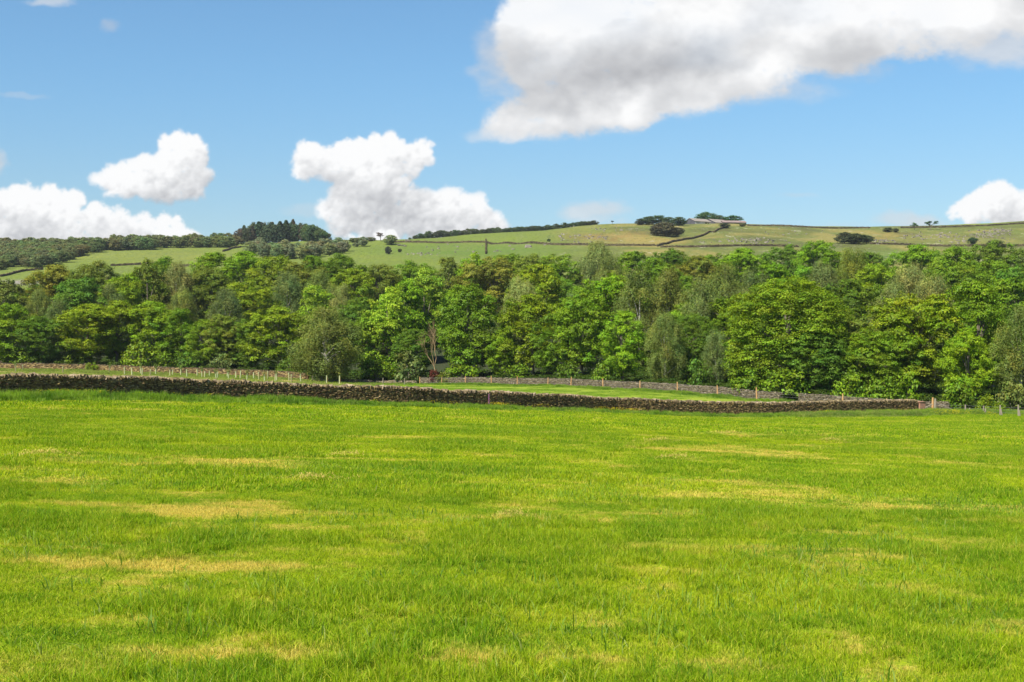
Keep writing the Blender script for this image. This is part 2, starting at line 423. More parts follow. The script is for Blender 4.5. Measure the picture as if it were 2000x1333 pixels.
# ------------------------------------------------------------------ drystone walls
PAL = np.array([(0.11, 0.07, 0.035), (0.17, 0.115, 0.055), (0.23, 0.165, 0.075), (0.30, 0.23, 0.09), (0.12, 0.085, 0.05), (0.34, 0.26, 0.13)])
PAL2 = np.array([(0.20, 0.17, 0.12), (0.27, 0.235, 0.17), (0.14, 0.12, 0.08), (0.30, 0.26, 0.20), (0.18, 0.14, 0.09), (0.22, 0.2, 0.12)])
BOXQ = np.array([(0, 3, 2, 1), (4, 5, 6, 7), (0, 1, 5, 4), (1, 2, 6, 5), (2, 3, 7, 6), (3, 0, 4, 7)])
def stones(C, D, T, jit, pal, lean=None):
    """C (n,3) centres, D (n,3) sizes along/across/up, T (n,2) wall direction"""
    n = len(C); s = np.array([(x, y, z) for z in (-.5, .5) for x, y in ((-.5, -.5), (.5, -.5), (.5, .5), (-.5, .5))])
    v = s[None] * D[:, None] + rng.normal(0, 1, (n, 8, 3)) * D[:, None] * jit
    if lean is not None: v[:, :, 0] += v[:, :, 2] * lean[:, None]
    al = np.concatenate([T, np.zeros((n, 1))], 1); ac = np.stack([-T[:, 1], T[:, 0], np.zeros(n)], 1)
    w = C[:, None] + v[:, :, :1] * al[:, None] + v[:, :, 1:2] * ac[:, None] + v[:, :, 2:] * np.array([0, 0, 1.0])
    q = (BOXQ[None] + np.arange(n)[:, None, None] * 8).reshape(-1, 4)
    cc = pal[rng.integers(0, len(pal), n)] * rng.uniform(0.7, 1.3, (n, 1))
    return w.reshape(-1, 3), q, np.repeat(cc, 6, 0)
def resample(L, step):
    seg = np.linalg.norm(np.diff(L, axis=0), axis=1); s = np.concatenate([[0], np.cumsum(seg)])
    tt = np.arange(0, s[-1], step); return np.stack([np.interp(tt, s, L[:, 0]), np.interp(tt, s, L[:, 1])], 1), s[-1]
def at_len(L, tt):
    seg = np.linalg.norm(np.diff(L, axis=0), axis=1); s = np.concatenate([[0], np.cumsum(seg)])
    P = np.stack([np.interp(tt, s, L[:, 0]), np.interp(tt, s, L[:, 1])], 1)
    P2 = np.stack([np.interp(tt + .3, s, L[:, 0]), np.interp(tt + .3, s, L[:, 1])], 1)
    P1 = np.stack([np.interp(tt - .3, s, L[:, 0]), np.interp(tt - .3, s, L[:, 1])], 1)
    T = P2 - P1; T /= np.linalg.norm(T, axis=1)[:, None] + 1e-9
    return P, T
def drystone(name, L, hgt, thick, sl, sh, pal, cope_pal, mat, cope=0.26, ruin=0.0, wave=0.05, label='', group=None):
    seg = np.linalg.norm(np.diff(L, axis=0), axis=1); tot = seg.sum()
    root = empty(name, (L[len(L) // 2][0], L[len(L) // 2][1], hg(*L[len(L) // 2])))
    off = np.array(root.location)
    tag(root, label, 'stone wall', group)
    def top(tt):
        w = np.array([noise.noise((a * 0.25, 1.7, len(name))) * 0.6 + noise.noise((a * 1.3, 4.7, len(name))) * 0.4 for a in tt])
        return hgt * (1 + wave * 2 * w) - ruin * np.clip(w * 3 + 0.1, 0, 1) * hgt
    Vs, Qs, Cs, n = [], [], [], 0
    def push(r):
        nonlocal n
        Vs.append(r[0] - off); Qs.append(r[1] + n); Cs.append(r[2]); n += len(r[0])
    ncourse = int(hgt / sh)
    for side in (-1, 1):
        for k in range(ncourse + 1):
            lens = rng.uniform(0.55, 1.5, int(tot / sl * 1.3)) * sl
            tt = np.cumsum(lens); lens = lens[tt < tot]; tt = tt[tt < tot] - lens / 2
            P, T = at_len(L, tt); zz = (k + .5) * sh + rng.normal(0, sh * .12, len(tt))
            keep = zz < top(tt) - cope * .6
            P, T, zz, lens = P[keep], T[keep], zz[keep], lens[keep]
            inset = thick / 2 * (1 - 0.22 * zz / hgt) - 0.1 + rng.uniform(-.035, .05, len(zz))
            nrm = np.stack([-T[:, 1], T[:, 0]], 1)
            X = P + nrm * (side * inset)[:, None]
            C = np.concatenate([X, (Hg(P[:, 0], P[:, 1]) + zz)[:, None]], 1)
            D = np.stack([lens * 0.95, np.full(len(lens), .24), sh * rng.uniform(.75, 1.05, len(lens))], 1)
            push(stones(C, D, T, 0.09, pal))
    # rubble core: solid boxes added to block light through the joints
    cstep = 1.2
    tt = np.arange(cstep / 2, tot, cstep); P, T = at_len(L, tt); hh = top(tt) - cope * .8
    C = np.concatenate([P, (Hg(P[:, 0], P[:, 1]) + hh / 2 - .15)[:, None]], 1)
    push(stones(C, np.stack([np.full(len(tt), cstep * 1.02), np.full(len(tt), thick * .52), hh + .1], 1), T, 0.0, pal[:1]))
    me = mesh_np('stonework', np.concatenate(Vs), np.concatenate(Qs), [mat], fattr={'sc': np.concatenate(Cs)})
    obj('stonework', me, root)
    if cope > 0:
        Vs, Qs, Cs, n = [], [], [], 0
        cw = 0.1 if cope < .4 else 0.5
        lens = rng.uniform(.6, 1.5, int(tot / cw * 1.4)) * cw; tt = np.cumsum(lens); lens = lens[tt < tot]; tt = tt[tt < tot]
        if ruin > 0:
            k = rng.random(len(tt)) > 0.35; lens, tt = lens[k], tt[k]
        P, T = at_len(L, tt); hs = cope * rng.uniform(.65, 1.25, len(tt))
        C = np.concatenate([P, (Hg(P[:, 0], P[:, 1]) + top(tt) - cope + hs / 2 - .02)[:, None]], 1)
        push(stones(C, np.stack([lens * .75, np.full(len(tt), thick * .8) * rng.uniform(.8, 1.1, len(tt)), hs], 1), T, 0.13, cope_pal, lean=rng.normal(0.15, .3, len(tt))))
        me = mesh_np('cope_stones', np.concatenate(Vs), np.concatenate(Qs), [mat], fattr={'sc': np.concatenate(Cs)})
        obj('cope_stones', me, root)
    return root
COPE = np.array([(0.27, 0.22, 0.15), (0.20, 0.165, 0.11), (0.31, 0.26, 0.19), (0.15, 0.12, 0.07), (0.25, 0.20, 0.11)])
drystone('field_wall', mw, 1.44, 0.62, 0.17, 0.068, PAL * .88, COPE * .85, M_stone, 0.22, label='long dark drystone wall with pale upright cope stones crossing behind the mown field')
drystone('boundary_wall', sw[:8], 1.15, 0.55, 0.26, 0.085, PAL2 * .8, PAL2 * .85, M_stone2, 0.12, ruin=.12, wave=.1, label='pale grey drystone wall with wooden posts along the front of the wood')
drystone('boundary_wall', sw[8:], 1.15, 0.55, 0.26, 0.085, PAL2 * .8, PAL2 * .85, M_stone2, 0.12, ruin=.12, wave=.1, label='pale broken drystone wall behind the right end of the long dark wall')
PAL3 = PAL2 * 0.55
drystone('pasture_wall', lw, 1.15, 0.6, 0.34, 0.12, PAL * .95, COPE * .85, M_stone2, 0.2, wave=.08, label='low brown drystone wall behind the row of tree guards')
drystone('upper_wall', uw, 1.1, 0.6, 0.34, 0.12, PAL2 * .65, COPE * .85, M_stone2, 0.2, wave=.08, label='pale stone wall farthest back at left, below the wood edge')
drystone('ruined_wall', rw, 0.6, 0.7, 0.34, 0.13, PAL2, PAL2, M_stone2, 0.1, ruin=.5, wave=.3, label='low tumbled stone wall in front of the rounded grey-green willow')
# reddish squared end stone of the long wall
b = MB(); ex, ey = mw[-1]
b.box((0, 0, .55), (.7, .6, 1.1), .5, .05); b.box((0, 0, 1.14), (.8, .7, .14), .45, .04)
o = obj('wall_end_stone', b.mesh('wall_end_stone', [mat_plain('red_stone', (0.33, 0.17, 0.10), (0.22, 0.13, 0.09), 4)])); o.location = (ex + .55, ey + .1, hg(ex, ey))
tag(o, 'squat reddish block of stone capping the right end of the long dark wall', 'stone')

# walls on the hill
HW = [([(770, 474), (860, 475.5), (950, 475.5), (1060, 478), (1150, 480), (1220, 480.5), (1280, 481)], 'thin dark stone wall running level across the green hillside'),
      ([(1284, 482), (1310, 475), (1345, 468), (1380, 458), (1402, 450), (1420, 445)], 'dark stone wall climbing the hill towards the barns'),
      ([(1290, 484), (1360, 484), (1430, 482), (1500, 481), (1560, 483)], 'thin stone wall running level below the barns, just above the treetops'),
      ([(949, 470), (949.5, 478), (949, 488), (949, 497)], 'stout dark wall running straight down the hill above the treetops'),
      ([(1760, 446), (1830, 445), (1930, 443), (1985, 439), (2040, 436)], 'dark stone wall below the pale green field at the hilltop'),
      ([(1700, 478), (1790, 480), (1880, 482), (1970, 482), (2060, 482)], 'stone wall along the foot of the rocky slope at right'),
      ([(1460, 441.5), (1560, 444), (1680, 446), (1700, 446.5)], 'dark wall on the skyline to the right of the barns'),
      ([(0, 541), (30, 534), (50, 530), (85, 528)], 'curved stone wall on the low green slope at far left'),
      ([(435, 492), (450, 487), (470, 484)], 'short dark wall at the top right corner of the left green field'),
      ([(215, 521), (290, 518), (340, 520), (420, 522)], 'stone wall at the foot of the left green field')]
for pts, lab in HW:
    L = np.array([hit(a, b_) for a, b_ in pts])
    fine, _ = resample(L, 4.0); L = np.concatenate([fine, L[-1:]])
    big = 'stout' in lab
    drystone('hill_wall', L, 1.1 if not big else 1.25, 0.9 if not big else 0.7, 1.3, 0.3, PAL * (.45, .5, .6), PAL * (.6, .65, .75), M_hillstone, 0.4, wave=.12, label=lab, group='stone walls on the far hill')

# ------------------------------------------------------------------ fences, guards, gate
def post_mesh(name, h, r, mat, seed=0):
    b = MB(); k = random.Random(seed)
    b.tube([(0, 0, -.3), (k.uniform(-.02, .02), 0, h * .5), (k.uniform(-.05, .05), 0, h)], [r * 1.05, r, r * .8], 7)
    return b.mesh(name, [mat])
pm = [post_mesh('post', 1.3, .075, M_post, i) for i in range(3)]
om = [post_mesh('post', 1.05, .085, M_oldpost, i + 5) for i in range(3)]
def fence(name, posts, meshes, hwires, label, front=0.7):
    pts = []
    root = None
    for i, (px, D, s) in enumerate(posts):
        x, y = xy(px, D); z = hg(x, y)
        if root is None:
            root = empty(name, (x, y, z)); tag(root, label, 'fence')
        p = obj('post', meshes[i % 3], root); p.location = (x - root.location.x, y - root.location.y, z - root.location.z)
        p.scale = (s, s, s); p.rotation_euler = (random.uniform(-.05, .05), random.uniform(-.05, .05), i)
        pts.append((x - root.location.x, y - root.location.y, z - root.location.z))
    for h in hwires:
        b = MB()
        for a, c in zip(pts[:-1], pts[1:]):
            a, c = np.array(a) + (0, 0, h), np.array(c) + (0, 0, h); mid = (a + c) / 2 - (0, 0, .03)
            b.tube([a, mid, c], [.006] * 3, 4, False)
        obj('wire', b.mesh('wire', [M_wire]), root)
    return root
fence('wire_fence', [(820, 228.2, .95), (863, 226, .9), (909, 224, 1), (960, 220, 1.1), (1010, 216, 1.1), (1070, 211, .95), (1115, 206.5, 1.1), (1178, 199, 1.1), (1250, 191.5, 1.0),
                     (1323, 184, 1.1), (1401, 176, 1.05), (1478, 168.4, 1.2), (1646, 163, 1.1), (1731, 161, .95)], pm, [.35, .65, .95, 1.15],
      'post and wire fence with orange-brown posts in front of the pale stone wall')
r = fence('wire_fence', [(1826, 157, 1.45), (1885, 152, .95), (1920, 150, .9), (1953, 147, 1.05), (1989, 144, 1.15), (2030, 141, 1.1)], om, [.35, .65, .9],
          'old grey post and wire fence at the right edge below the trees')
for px, D, rot in ((1891, 151.4, .2), (1923, 149.6, .1), (1957, 146.6, -.25), (1992, 143.5, -.2)):
    x, y = xy(px, D); p = obj('post', om[1], r); p.location = (x - r.location.x, y - r.location.y, hg(x, y) - r.location.z); p.scale = (.9, .9, .65); p.rotation_euler = (0, rot, 0)
for px, D, tx in ((1821, 157.5, 0),):
    x, y = xy(px, D); p = obj('post', pm[0], r); p.location = (x - r.location.x, y - r.location.y, hg(x, y) - r.location.z); p.scale = (1.7, 1.7, 1.25)
b = MB(); b.tube([(-.3, 0, .9), (-2.0, -.1, .1)], [.05, .05], 6); b.tube([(.3, 0, 1.0), (2.4, 0, .1)], [.045, .045], 6)
s_ = obj('strut', b.mesh('strut', [M_oldpost]), r)
# rail gate by the left wall
gx0, gy0 = xy(610, 236); gx1, gy1 = xy(628, 235)
gr = empty('field_gate', (gx0, gy0, hg(gx0, gy0))); tag(gr, 'small pale wooden rail gate at the end of the brown wall', 'gate')
dx = gx1 - gx0
for k, xx in enumerate((0, dx * .9, dx)):
    p = obj('gate_post', om[k % 3], gr); p.location = (xx, 0, 0); p.scale = (.9, .9, .95)
for zz in (.25, .5, .75, .95):
    b = MB(); b.box((dx / 2, -.08, zz), (dx, .04, .09), 0, .004); obj('rail', b.mesh('rail', [M_oldpost]), gr)
for px, D in ((748, 229), (790, 227), (770, 232)):
    x, y = xy(px, D); p = obj('old_post', om[0]); p.location = (x, y, hg(x, y)); p.scale = (.9, .9, .7 + .3 * (px != 770))
    tag(p, {748: 'grey stub post before the tumbled wall, nearest the rounded willow', 790: 'grey stub post at the right end of the tumbled wall', 770: 'shortest grey stub post behind the tumbled wall'}[px], 'post', 'stub posts by the tumbled wall')

M_tube = mat_plain('guard_plastic', (0.34, 0.38, 0.19), (0.28, 0.31, 0.16), 2, .5)
b = MB(); b.tube([(0, 0, 0), (0.01, 0, .6), (.015, 0, 1.2)], [.085, .085, .09], 9, False); tube_me = b.mesh('tube', [M_tube], smooth=True)
b = MB(); b.tube([(.11, 0, -.2), (.12, 0, 1.0)], [.02, .018], 5); stake_me = b.mesh('stake', [M_post])
def sprout_mesh(seed):
    k = np.random.default_rng(seed); n = 90
    c = k.normal(0, 1, (n, 3)) * (.16, .16, .22) + (0, 0, 1.45)
    return leaf_quads('sapling', c, k.normal(0, 1, (n, 3)) + (0, 0, .8), k.uniform(.05, .1, n), k, M_leaf)
def leaf_quads(name, C, Nrm, S, k, mat, lobe_id=None, tint=0.18, extra=None, aspect=0.62):
    n = len(C)
    Nrm = Nrm / (np.linalg.norm(Nrm, axis=1)[:, None] + 1e-9)
    R = k.normal(0, 1, (n, 3)); A_ = np.cross(Nrm, R); A_ /= np.linalg.norm(A_, axis=1)[:, None] + 1e-9
    B_ = np.cross(Nrm, A_); S = S[:, None]
    v = np.stack([C - A_ * S, C + B_ * S * aspect, C + A_ * S * .9, C - B_ * S * aspect], 1).reshape(-1, 3)
    q = np.arange(n * 4).reshape(-1, 4)
    l = 1 + k.normal(0, tint, n)
    if lobe_id is not None:
        ll = 1 + k.normal(0, .14, lobe_id.max() + 1); l = l * ll[lobe_id]
    l = np.clip(l, .4, 1.8); hue = k.normal(0, .10, n)
    if lobe_id is not None: hue = hue + k.normal(0, .07, lobe_id.max() + 1)[lobe_id]
    colr = np.stack([l * (1 + hue), l, l * (1 - hue * .5)], 1)
    if extra is None: return mesh_np(name, v, q, [mat], fattr={'lv': colr})
    eV, eQ, m2 = extra
    nV = len(v); V_ = np.concatenate([v, eV]); Q_ = [np.concatenate([q, eQ + nV])]
    return mesh_np(name, V_, Q_, [mat, m2], fattr={'lv': np.concatenate([colr, np.ones((len(eQ), 3))])}, midx=np.concatenate([np.zeros(n, int), np.ones(len(eQ), int)]))
sp_me = [sprout_mesh(i) for i in range(3)]
gl = [x / 4.762 for x in (145, 213, 583, 1018, 1160, 1228, 1308, 1322, 1398, 1447, 1583, 1603, 1682, 1740, 1835, 1880, 1903)] + \
     [400 + x / 4.762 for x in (45, 103, 118, 208, 222, 290, 330, 393, 455, 505, 557, 583, 655, 670, 783, 808, 893, 1133, 1253)]
for i, px in enumerate(gl):
    D = 226 + 9 * math.sin(i * 2.3) - (px / 640) * 4
    x, y = xy(px, D); r = empty('tree_guard', (x, y, hg(x, y)), random.random() * 6)
    sfx = 'st' if (i + 1) % 10 == 1 and i != 10 else 'nd' if (i + 1) % 10 == 2 and i != 11 else 'rd' if (i + 1) % 10 == 3 and i != 12 else 'th'
    tag(r, 'pale green tube guarding a sapling before the brown wall, %d%s from the left' % (i + 1, sfx), 'tree guard', 'tree guards before the brown wall')
    r.rotation_euler = (random.uniform(-.06, .06), random.uniform(-.08, .08), random.random() * 6); r.scale = (1.1, 1.1, random.uniform(.85, 1.15))
    obj('tube', tube_me, r); obj('stake', stake_me, r)
    if i % 3 == 0:
        s = obj('foliage', sp_me[i % 3 - 1], r); s.color = (.14, .2, .03, 1)

# ------------------------------------------------------------------ tree prototypes (12 m tall, crown about 10 m wide)
def bez(a, b, c, n=5):
    tt = np.linspace(0, 1, n)[:, None]; a, b, c = map(np.array, (a, b, c))
    return (1 - tt) ** 2 * a + 2 * tt * (1 - tt) * b + tt ** 2 * c
def lobes_for(style, k):
    L = []
    if style in ('broad', 'tall', 'low'):
        n = {'broad': 100, 'tall': 92, 'low': 60}[style]
        Rx = 4.3; z0, z1 = (1.7, 11.2)
        wob = k.normal(0, .18, 6)
        for i in range(n * 4):
            th = k.uniform(0, 2 * math.pi); u = k.uniform(-.95, 1.0)
            prof = math.sqrt(max(0.05, 1 - abs(u) ** 2.3)) * (1 + wob[0] * math.cos(th) + wob[1] * math.sin(2 * th + 1) + wob[2] * math.cos(3 * th + u * 2))
            if style == 'tall': prof *= 1 - .25 * max(u, 0)
            rad = Rx * prof * (k.uniform(.72, 1.0) if i > n * .3 else k.uniform(.1, .6))
            z = (z0 + z1) / 2 + u * (z1 - z0) / 2
            r = k.uniform(.6, 1.3) * (1.0 if u < .6 else .85)
            p = np.array([rad * math.cos(th), rad * math.sin(th), z])
            if all(np.linalg.norm(p - q) > .72 * (r + s) * .62 for q, s in L): L.append((p, r))
            if len(L) >= n: break
    elif style == 'dome':
        for i in range(6000):
            th = k.uniform(0, 2 * math.pi); u = k.uniform(-1, 1)
            prof = (1 - abs(u) ** 2.6) ** .5 if u > 0 else (1 - abs(u) ** 4) ** .5
            rad = 4.5 * prof * k.uniform(.85, 1.0); z = 5.6 + u * (5.6 if u > 0 else 5.0)
            r = k.uniform(.5, .85) * (1.5 if i % 9 == 0 else 1); p = np.array([rad * math.cos(th), rad * math.sin(th), z])
            if all(np.linalg.norm(p - q) > .58 for q, s in L): L.append((p, r))
            if len(L) >= 340: break
    elif style == 'birch':
        for i in range(300):
            th = k.uniform(0, 2 * math.pi); u = k.uniform(-1, 1)
            prof = math.sqrt(max(.03, 1 - abs(u) ** 1.9)) * (1 - .3 * u)
            rad = 3.6 * prof * k.uniform(.5, 1.0); z = 6.4 + u * 4.9
            r = k.uniform(.75, 1.35); p = np.array([rad * math.cos(th), rad * math.sin(th), z])
            if all(np.linalg.norm(p - q) > .95 for q, s in L): L.append((p, r))
            if len(L) >= 70: break
    elif style == 'ash':
        for i in range(300):
            th = k.uniform(0, 2 * math.pi); u = k.uniform(-1, 1)
            prof = math.sqrt(max(.05, 1 - abs(u) ** 2))
            rad = 4.2 * prof * k.uniform(.5, 1.05); z = 6.3 + u * 5.0
            r = k.uniform(.6, 1.25); p = np.array([rad * math.cos(th), rad * math.sin(th), z])
            if all(np.linalg.norm(p - q) > 1.1 for q, s in L): L.append((p, r))
            if len(L) >= 62: break
    return L
def crown_leaves(style, L, k, dens, size):
    C, Nn, S, I = [], [], [], []
    for i, (p, r) in enumerate(L):
        n = int(dens * r * r)
        m = max(6, int(26 * r * r))             # sprays of leaves on the bough
        ds = k.normal(0, 1, (m, 3)); ds /= np.linalg.norm(ds, axis=1)[:, None]
        flip = (ds[:, 2] < -.25) & (k.random(m) < .75); ds[flip, 2] *= -1
        rs = k.uniform(.6, 1.12, m); sid = k.integers(0, m, n)
        off = ds[sid] * rs[sid][:, None] * r + k.normal(0, .17, (n, 3)) * (1.15, 1.15, .7)
        rr = np.linalg.norm(off, axis=1) / r; d = off / (np.linalg.norm(off, axis=1)[:, None] + 1e-9)
        if style == 'birch':
            pos = d * (rr * r)[:, None]; pos[:, 2] -= k.random(n) ** 1.5 * 1.5 * r * .8
            nn = d * .95 + (0, 0, .25) + k.normal(0, .4, (n, 3))
        elif style == 'ash':
            pos = d * (rr * r)[:, None] * (1.05, 1.05, .75); nn = d * .4 + (0, 0, .9) + k.normal(0, .5, (n, 3))
        else:
            pos = d * (rr * r)[:, None] * (1.1, 1.1, .78); nn = d * .95 + (0, 0, .5) + k.normal(0, .38, (n, 3))
        bump = 1 + .22 * np.sin(pos[:, 0] * 3.1 + p[2] * 5) * np.cos(pos[:, 1] * 3.3 + p[0] * 4)
        C.append(p + pos * bump[:, None]); Nn.append(nn); S.append(k.uniform(.7, 1.3, n) * size); I.append(np.full(n, i))
    return np.concatenate(C), np.concatenate(Nn), np.concatenate(S), np.concatenate(I)
def trunk_mesh(name, L, k, mat, r0=.28, style='broad', nl=14):
    b = MB(); bend = k.normal(0, .25, 2); top = 8.5
    pts = [(0, 0, -.6), (0, 0, 0), (bend[0] * .3, bend[1] * .3, 2.5), (bend[0], bend[1], 5.5), (bend[0] * 1.4, bend[1] * 1.2, top)]
    b.tube(pts, [r0 * 1.5, r0 * 1.25, r0, r0 * .7, r0 * .3], 8)
    idx = k.permutation(len(L))[:nl]
    for i in idx:
        p, r = L[i]; z0 = min(max(1.8, p[2] * k.uniform(.4, .75)), 7.5)
        s = np.array([np.interp(z0, [q[2] for q in pts], [q[0] for q in pts]), np.interp(z0, [q[2] for q in pts], [q[1] for q in pts]), z0])
        m = (s + p) / 2 + (0, 0, .5 + .3 * k.random())
        b.tube(bez(s, m, p, 5), np.linspace(r0 * .42, r0 * .1, 5), 5)
    return b.mesh(name, [mat])
PROTO = {}
def make_proto(style, seed, dens, size):
    k = np.random.default_rng(seed); L = lobes_for(style, k)
    C, Nn, S, I = crown_leaves(style, L, k, dens, size)
    asp = .34 if style == 'birch' else .62
    crown = leaf_quads('crown', C, Nn, S, k, M_leaf, I, aspect=asp)
    trunk = trunk_mesh('trunk', L, k, M_birch if style == 'birch' else M_bark, .2 if style == 'birch' else .28)
    PROTO.setdefault(style, []).append((crown, trunk))
for i in range(6): make_proto('broad', 10 + i, 560, .112)
for i in range(3): make_proto('tall', 30 + i, 560, .11)
for i in range(2): make_proto('dome', 50 + i, 620, .082)
for i in range(4): make_proto('birch', 70 + i, 620, .12)
for i in range(3): make_proto('ash', 90 + i, 520, .135)

CO = {'green': (.135, .225, .009), 'bright': (.17, .29, .009), 'yellow': (.172, .25, .008), 'dark': (.10, .17, .010), 'olive': (.165, .205, .035), 'pale': (.22, .245, .06),
      'brown': (.16, .20, .02), 'grey': (.14, .185, .042), 'fresh': (.15, .235, .010), 'deep': (.10, .19, .016), 'bronze': (.19, .20, .02), 'lime': (.25, .35, .025)}
CN = {'green': 'mid-green', 'bright': 'bright green', 'yellow': 'yellow-green', 'dark': 'dark green', 'olive': 'dull olive', 'pale': 'pale straw-green', 'brown': 'brownish green',
      'grey': 'grey-green', 'deep': 'deep emerald', 'fresh': 'fresh green', 'bronze': 'bronze-tinted', 'lime': 'vivid lime-green'}
SN = {'broad': 'broad bushy', 'tall': 'tall oval', 'dome': 'smooth dome-shaped', 'birch': 'fine drooping', 'ash': 'feathery open'}
TREES = []   # px, top row, D, width px, style, colour, row name
front = [(18, 590, 262, 110, 'broad', 'green'), (85, 612, 260, 70, 'broad', 'dark'), (116, 585, 275, 60, 'birch', 'grey'), (172, 590, 262, 130, 'broad', 'yellow'), (228, 583, 266, 95, 'broad', 'yellow'),
         (300, 585, 264, 125, 'broad', 'yellow'), (352, 600, 262, 80, 'tall', 'green'), (398, 622, 258, 80, 'tall', 'green'), (440, 612, 258, 80, 'broad', 'brown'), (478, 620, 256, 80, 'broad', 'dark'),
         (545, 597, 252, 125, 'broad', 'yellow'), (640, 598, 232, 150, 'birch', 'olive'), (722, 610, 250, 70, 'broad', 'green'), (760, 560, 248, 120, 'ash', 'lime'), (812, 640, 240, 90, 'broad', 'dark'),
         (915, 552, 236, 150, 'tall', 'green'), (985, 640, 233, 80, 'broad', 'bright'), (1040, 570, 232, 115, 'broad', 'yellow'), (1085, 610, 224, 70, 'tall', 'green'), (1135, 562, 222, 105, 'tall', 'green'),
         (1216, 604, 207, 100, 'tall', 'bright'), (1300, 605, 199, 85, 'birch', 'olive'), (1354, 610, 205, 85, 'dome', 'dark'), (1375, 540, 214, 85, 'birch', 'grey'), (1420, 580, 212, 70, 'ash', 'green'),
         (1400, 640, 196, 55, 'birch', 'grey'), (1538, 538, 182, 245, 'dome', 'fresh'), (1590, 640, 176, 90, 'broad', 'deep'), (1688, 640, 177, 100, 'ash', 'green'), (1790, 563, 180, 205, 'broad', 'yellow'),
         (1735, 640, 176, 90, 'broad', 'green'), (1905, 545, 176, 150, 'tall', 'green'), (1885, 640, 170, 100, 'tall', 'bright'), (1995, 590, 168, 100, 'birch', 'olive')]
mid = [(8, 545, 300, 80, 'ash', 'olive'), (148, 538, 300, 66, 'broad', 'deep'), (105, 513, 345, 80, 'broad', 'bronze'), (165, 512, 340, 50, 'tall', 'brown'), (196, 505, 350, 45, 'tall', 'olive'),
       (215, 552, 300, 44, 'birch', 'grey'), (75, 560, 310, 60, 'birch', 'olive'), (290, 508, 330, 80, 'ash', 'brown'), (250, 530, 320, 50, 'broad', 'yellow'), (345, 507, 340, 66, 'birch', 'pale'), (355, 560, 300, 70, 'birch', 'olive'),
       (325, 498, 380, 60, 'broad', 'green'), (405, 515, 345, 70, 'broad', 'brown'), (440, 558, 300, 44, 'birch', 'grey'), (415, 490, 400, 50, 'broad', 'bright'), (475, 487, 400, 90, 'broad', 'bright'), (530, 495, 380, 80, 'broad', 'yellow'),
       (480, 545, 310, 80, 'broad', 'yellow'), (560, 526, 330, 45, 'birch', 'grey'), (625, 524, 330, 75, 'birch', 'olive'), (668, 553, 300, 62, 'birch', 'pale'), (615, 556, 290, 40, 'ash', 'lime'),
       (590, 506, 360, 60, 'broad', 'brown'), (660, 491, 400, 90, 'broad', 'dark'), (610, 497, 400, 60, 'broad', 'green'), (690, 522, 350, 70, 'broad', 'yellow'), (745, 512, 360, 90, 'broad', 'brown'), (705, 574, 290, 60, 'broad', 'dark'),
       (800, 505, 370, 50, 'broad', 'green'), (830, 528, 290, 60, 'ash', 'lime'), (790, 548, 285, 60, 'ash', 'bright'), (875, 500, 370, 60, 'tall', 'brown'), (925, 495, 360, 62, 'ash', 'bright'), (880, 560, 290, 50, 'tall', 'bright'),
       (960, 497, 350, 50, 'broad', 'bronze'), (985, 492, 400, 60, 'broad', 'green'), (1055, 512, 310, 92, 'broad', 'yellow'), (1020, 535, 290, 30, 'birch', 'pale'), (1040, 492, 400, 50, 'broad', 'brown'), (1085, 490, 400, 60, 'broad', 'green'),
       (1165, 470, 400, 100, 'birch', 'pale'), (1195, 497, 350, 60, 'birch', 'olive'), (1192, 525, 260, 75, 'broad', 'bright'), (1235, 488, 400, 50, 'broad', 'green'), (1250, 520, 250, 58, 'birch', 'olive'), (1308, 522, 250, 60, 'birch', 'olive'),
       (1310, 480, 420, 60, 'broad', 'dark'), (1280, 500, 380, 70, 'broad', 'green'), (1362, 495, 400, 40, 'broad', 'bronze'), (1420, 512, 280, 76, 'birch', 'olive'), (1475, 520, 270, 56, 'birch', 'grey'), (1448, 481, 400, 76, 'broad', 'bright'),
       (1400, 492, 410, 50, 'broad', 'green'), (1505, 512, 300, 50, 'ash', 'bright'), (1540, 474, 420, 66, 'broad', 'dark'), (1600, 465, 400, 76, 'broad', 'bright'), (1610, 503, 330, 44, 'birch', 'grey'), (1665, 480, 380, 80, 'birch', 'brown'),
       (1665, 540, 260, 90, 'broad', 'dark'), (1715, 513, 320, 66, 'broad', 'yellow'), (1700, 490, 390, 60, 'broad', 'dark'), (1775, 507, 310, 42, 'birch', 'pale'), (1742, 545, 250, 60, 'birch', 'pale'), (1820, 530, 260, 70, 'birch', 'pale'),
       (1790, 474, 400, 60, 'broad', 'bright'), (1860, 478, 390, 80, 'broad', 'green'), (1920, 495, 330, 120, 'broad', 'green'), (1870, 508, 320, 80, 'broad', 'green'), (1940, 466, 410, 46, 'broad', 'dark'), (1990, 510, 320, 70, 'broad', 'deep'),
       (1990, 482, 420, 50, 'broad', 'grey'), (1965, 540, 250, 80, 'broad', 'green'), (1505, 560, 250, 60, 'broad', 'deep')]
for a in front: TREES.append((*a, 'front edge'))
for a in mid: TREES.append((*a, None))
env_x = [-100, 0, 60, 85, 150, 330, 400, 450, 520, 560, 640, 720, 800, 870, 960, 1040, 1110, 1170, 1220, 1300, 1400, 1450, 1500, 1560, 1620, 1700, 1790, 1900, 1940, 2100]
env_y = [550, 555, 560, 525, 512, 505, 507, 495, 493, 507, 502, 499, 512, 515, 500, 503, 488, 482, 492, 490, 500, 490, 494, 482, 482, 492, 484, 482, 478, 482]
styles = ['broad', 'broad', 'broad', 'tall', 'birch', 'ash', 'tall']; cols_ = ['green', 'yellow', 'dark', 'green', 'green', 'deep', 'bright', 'brown']
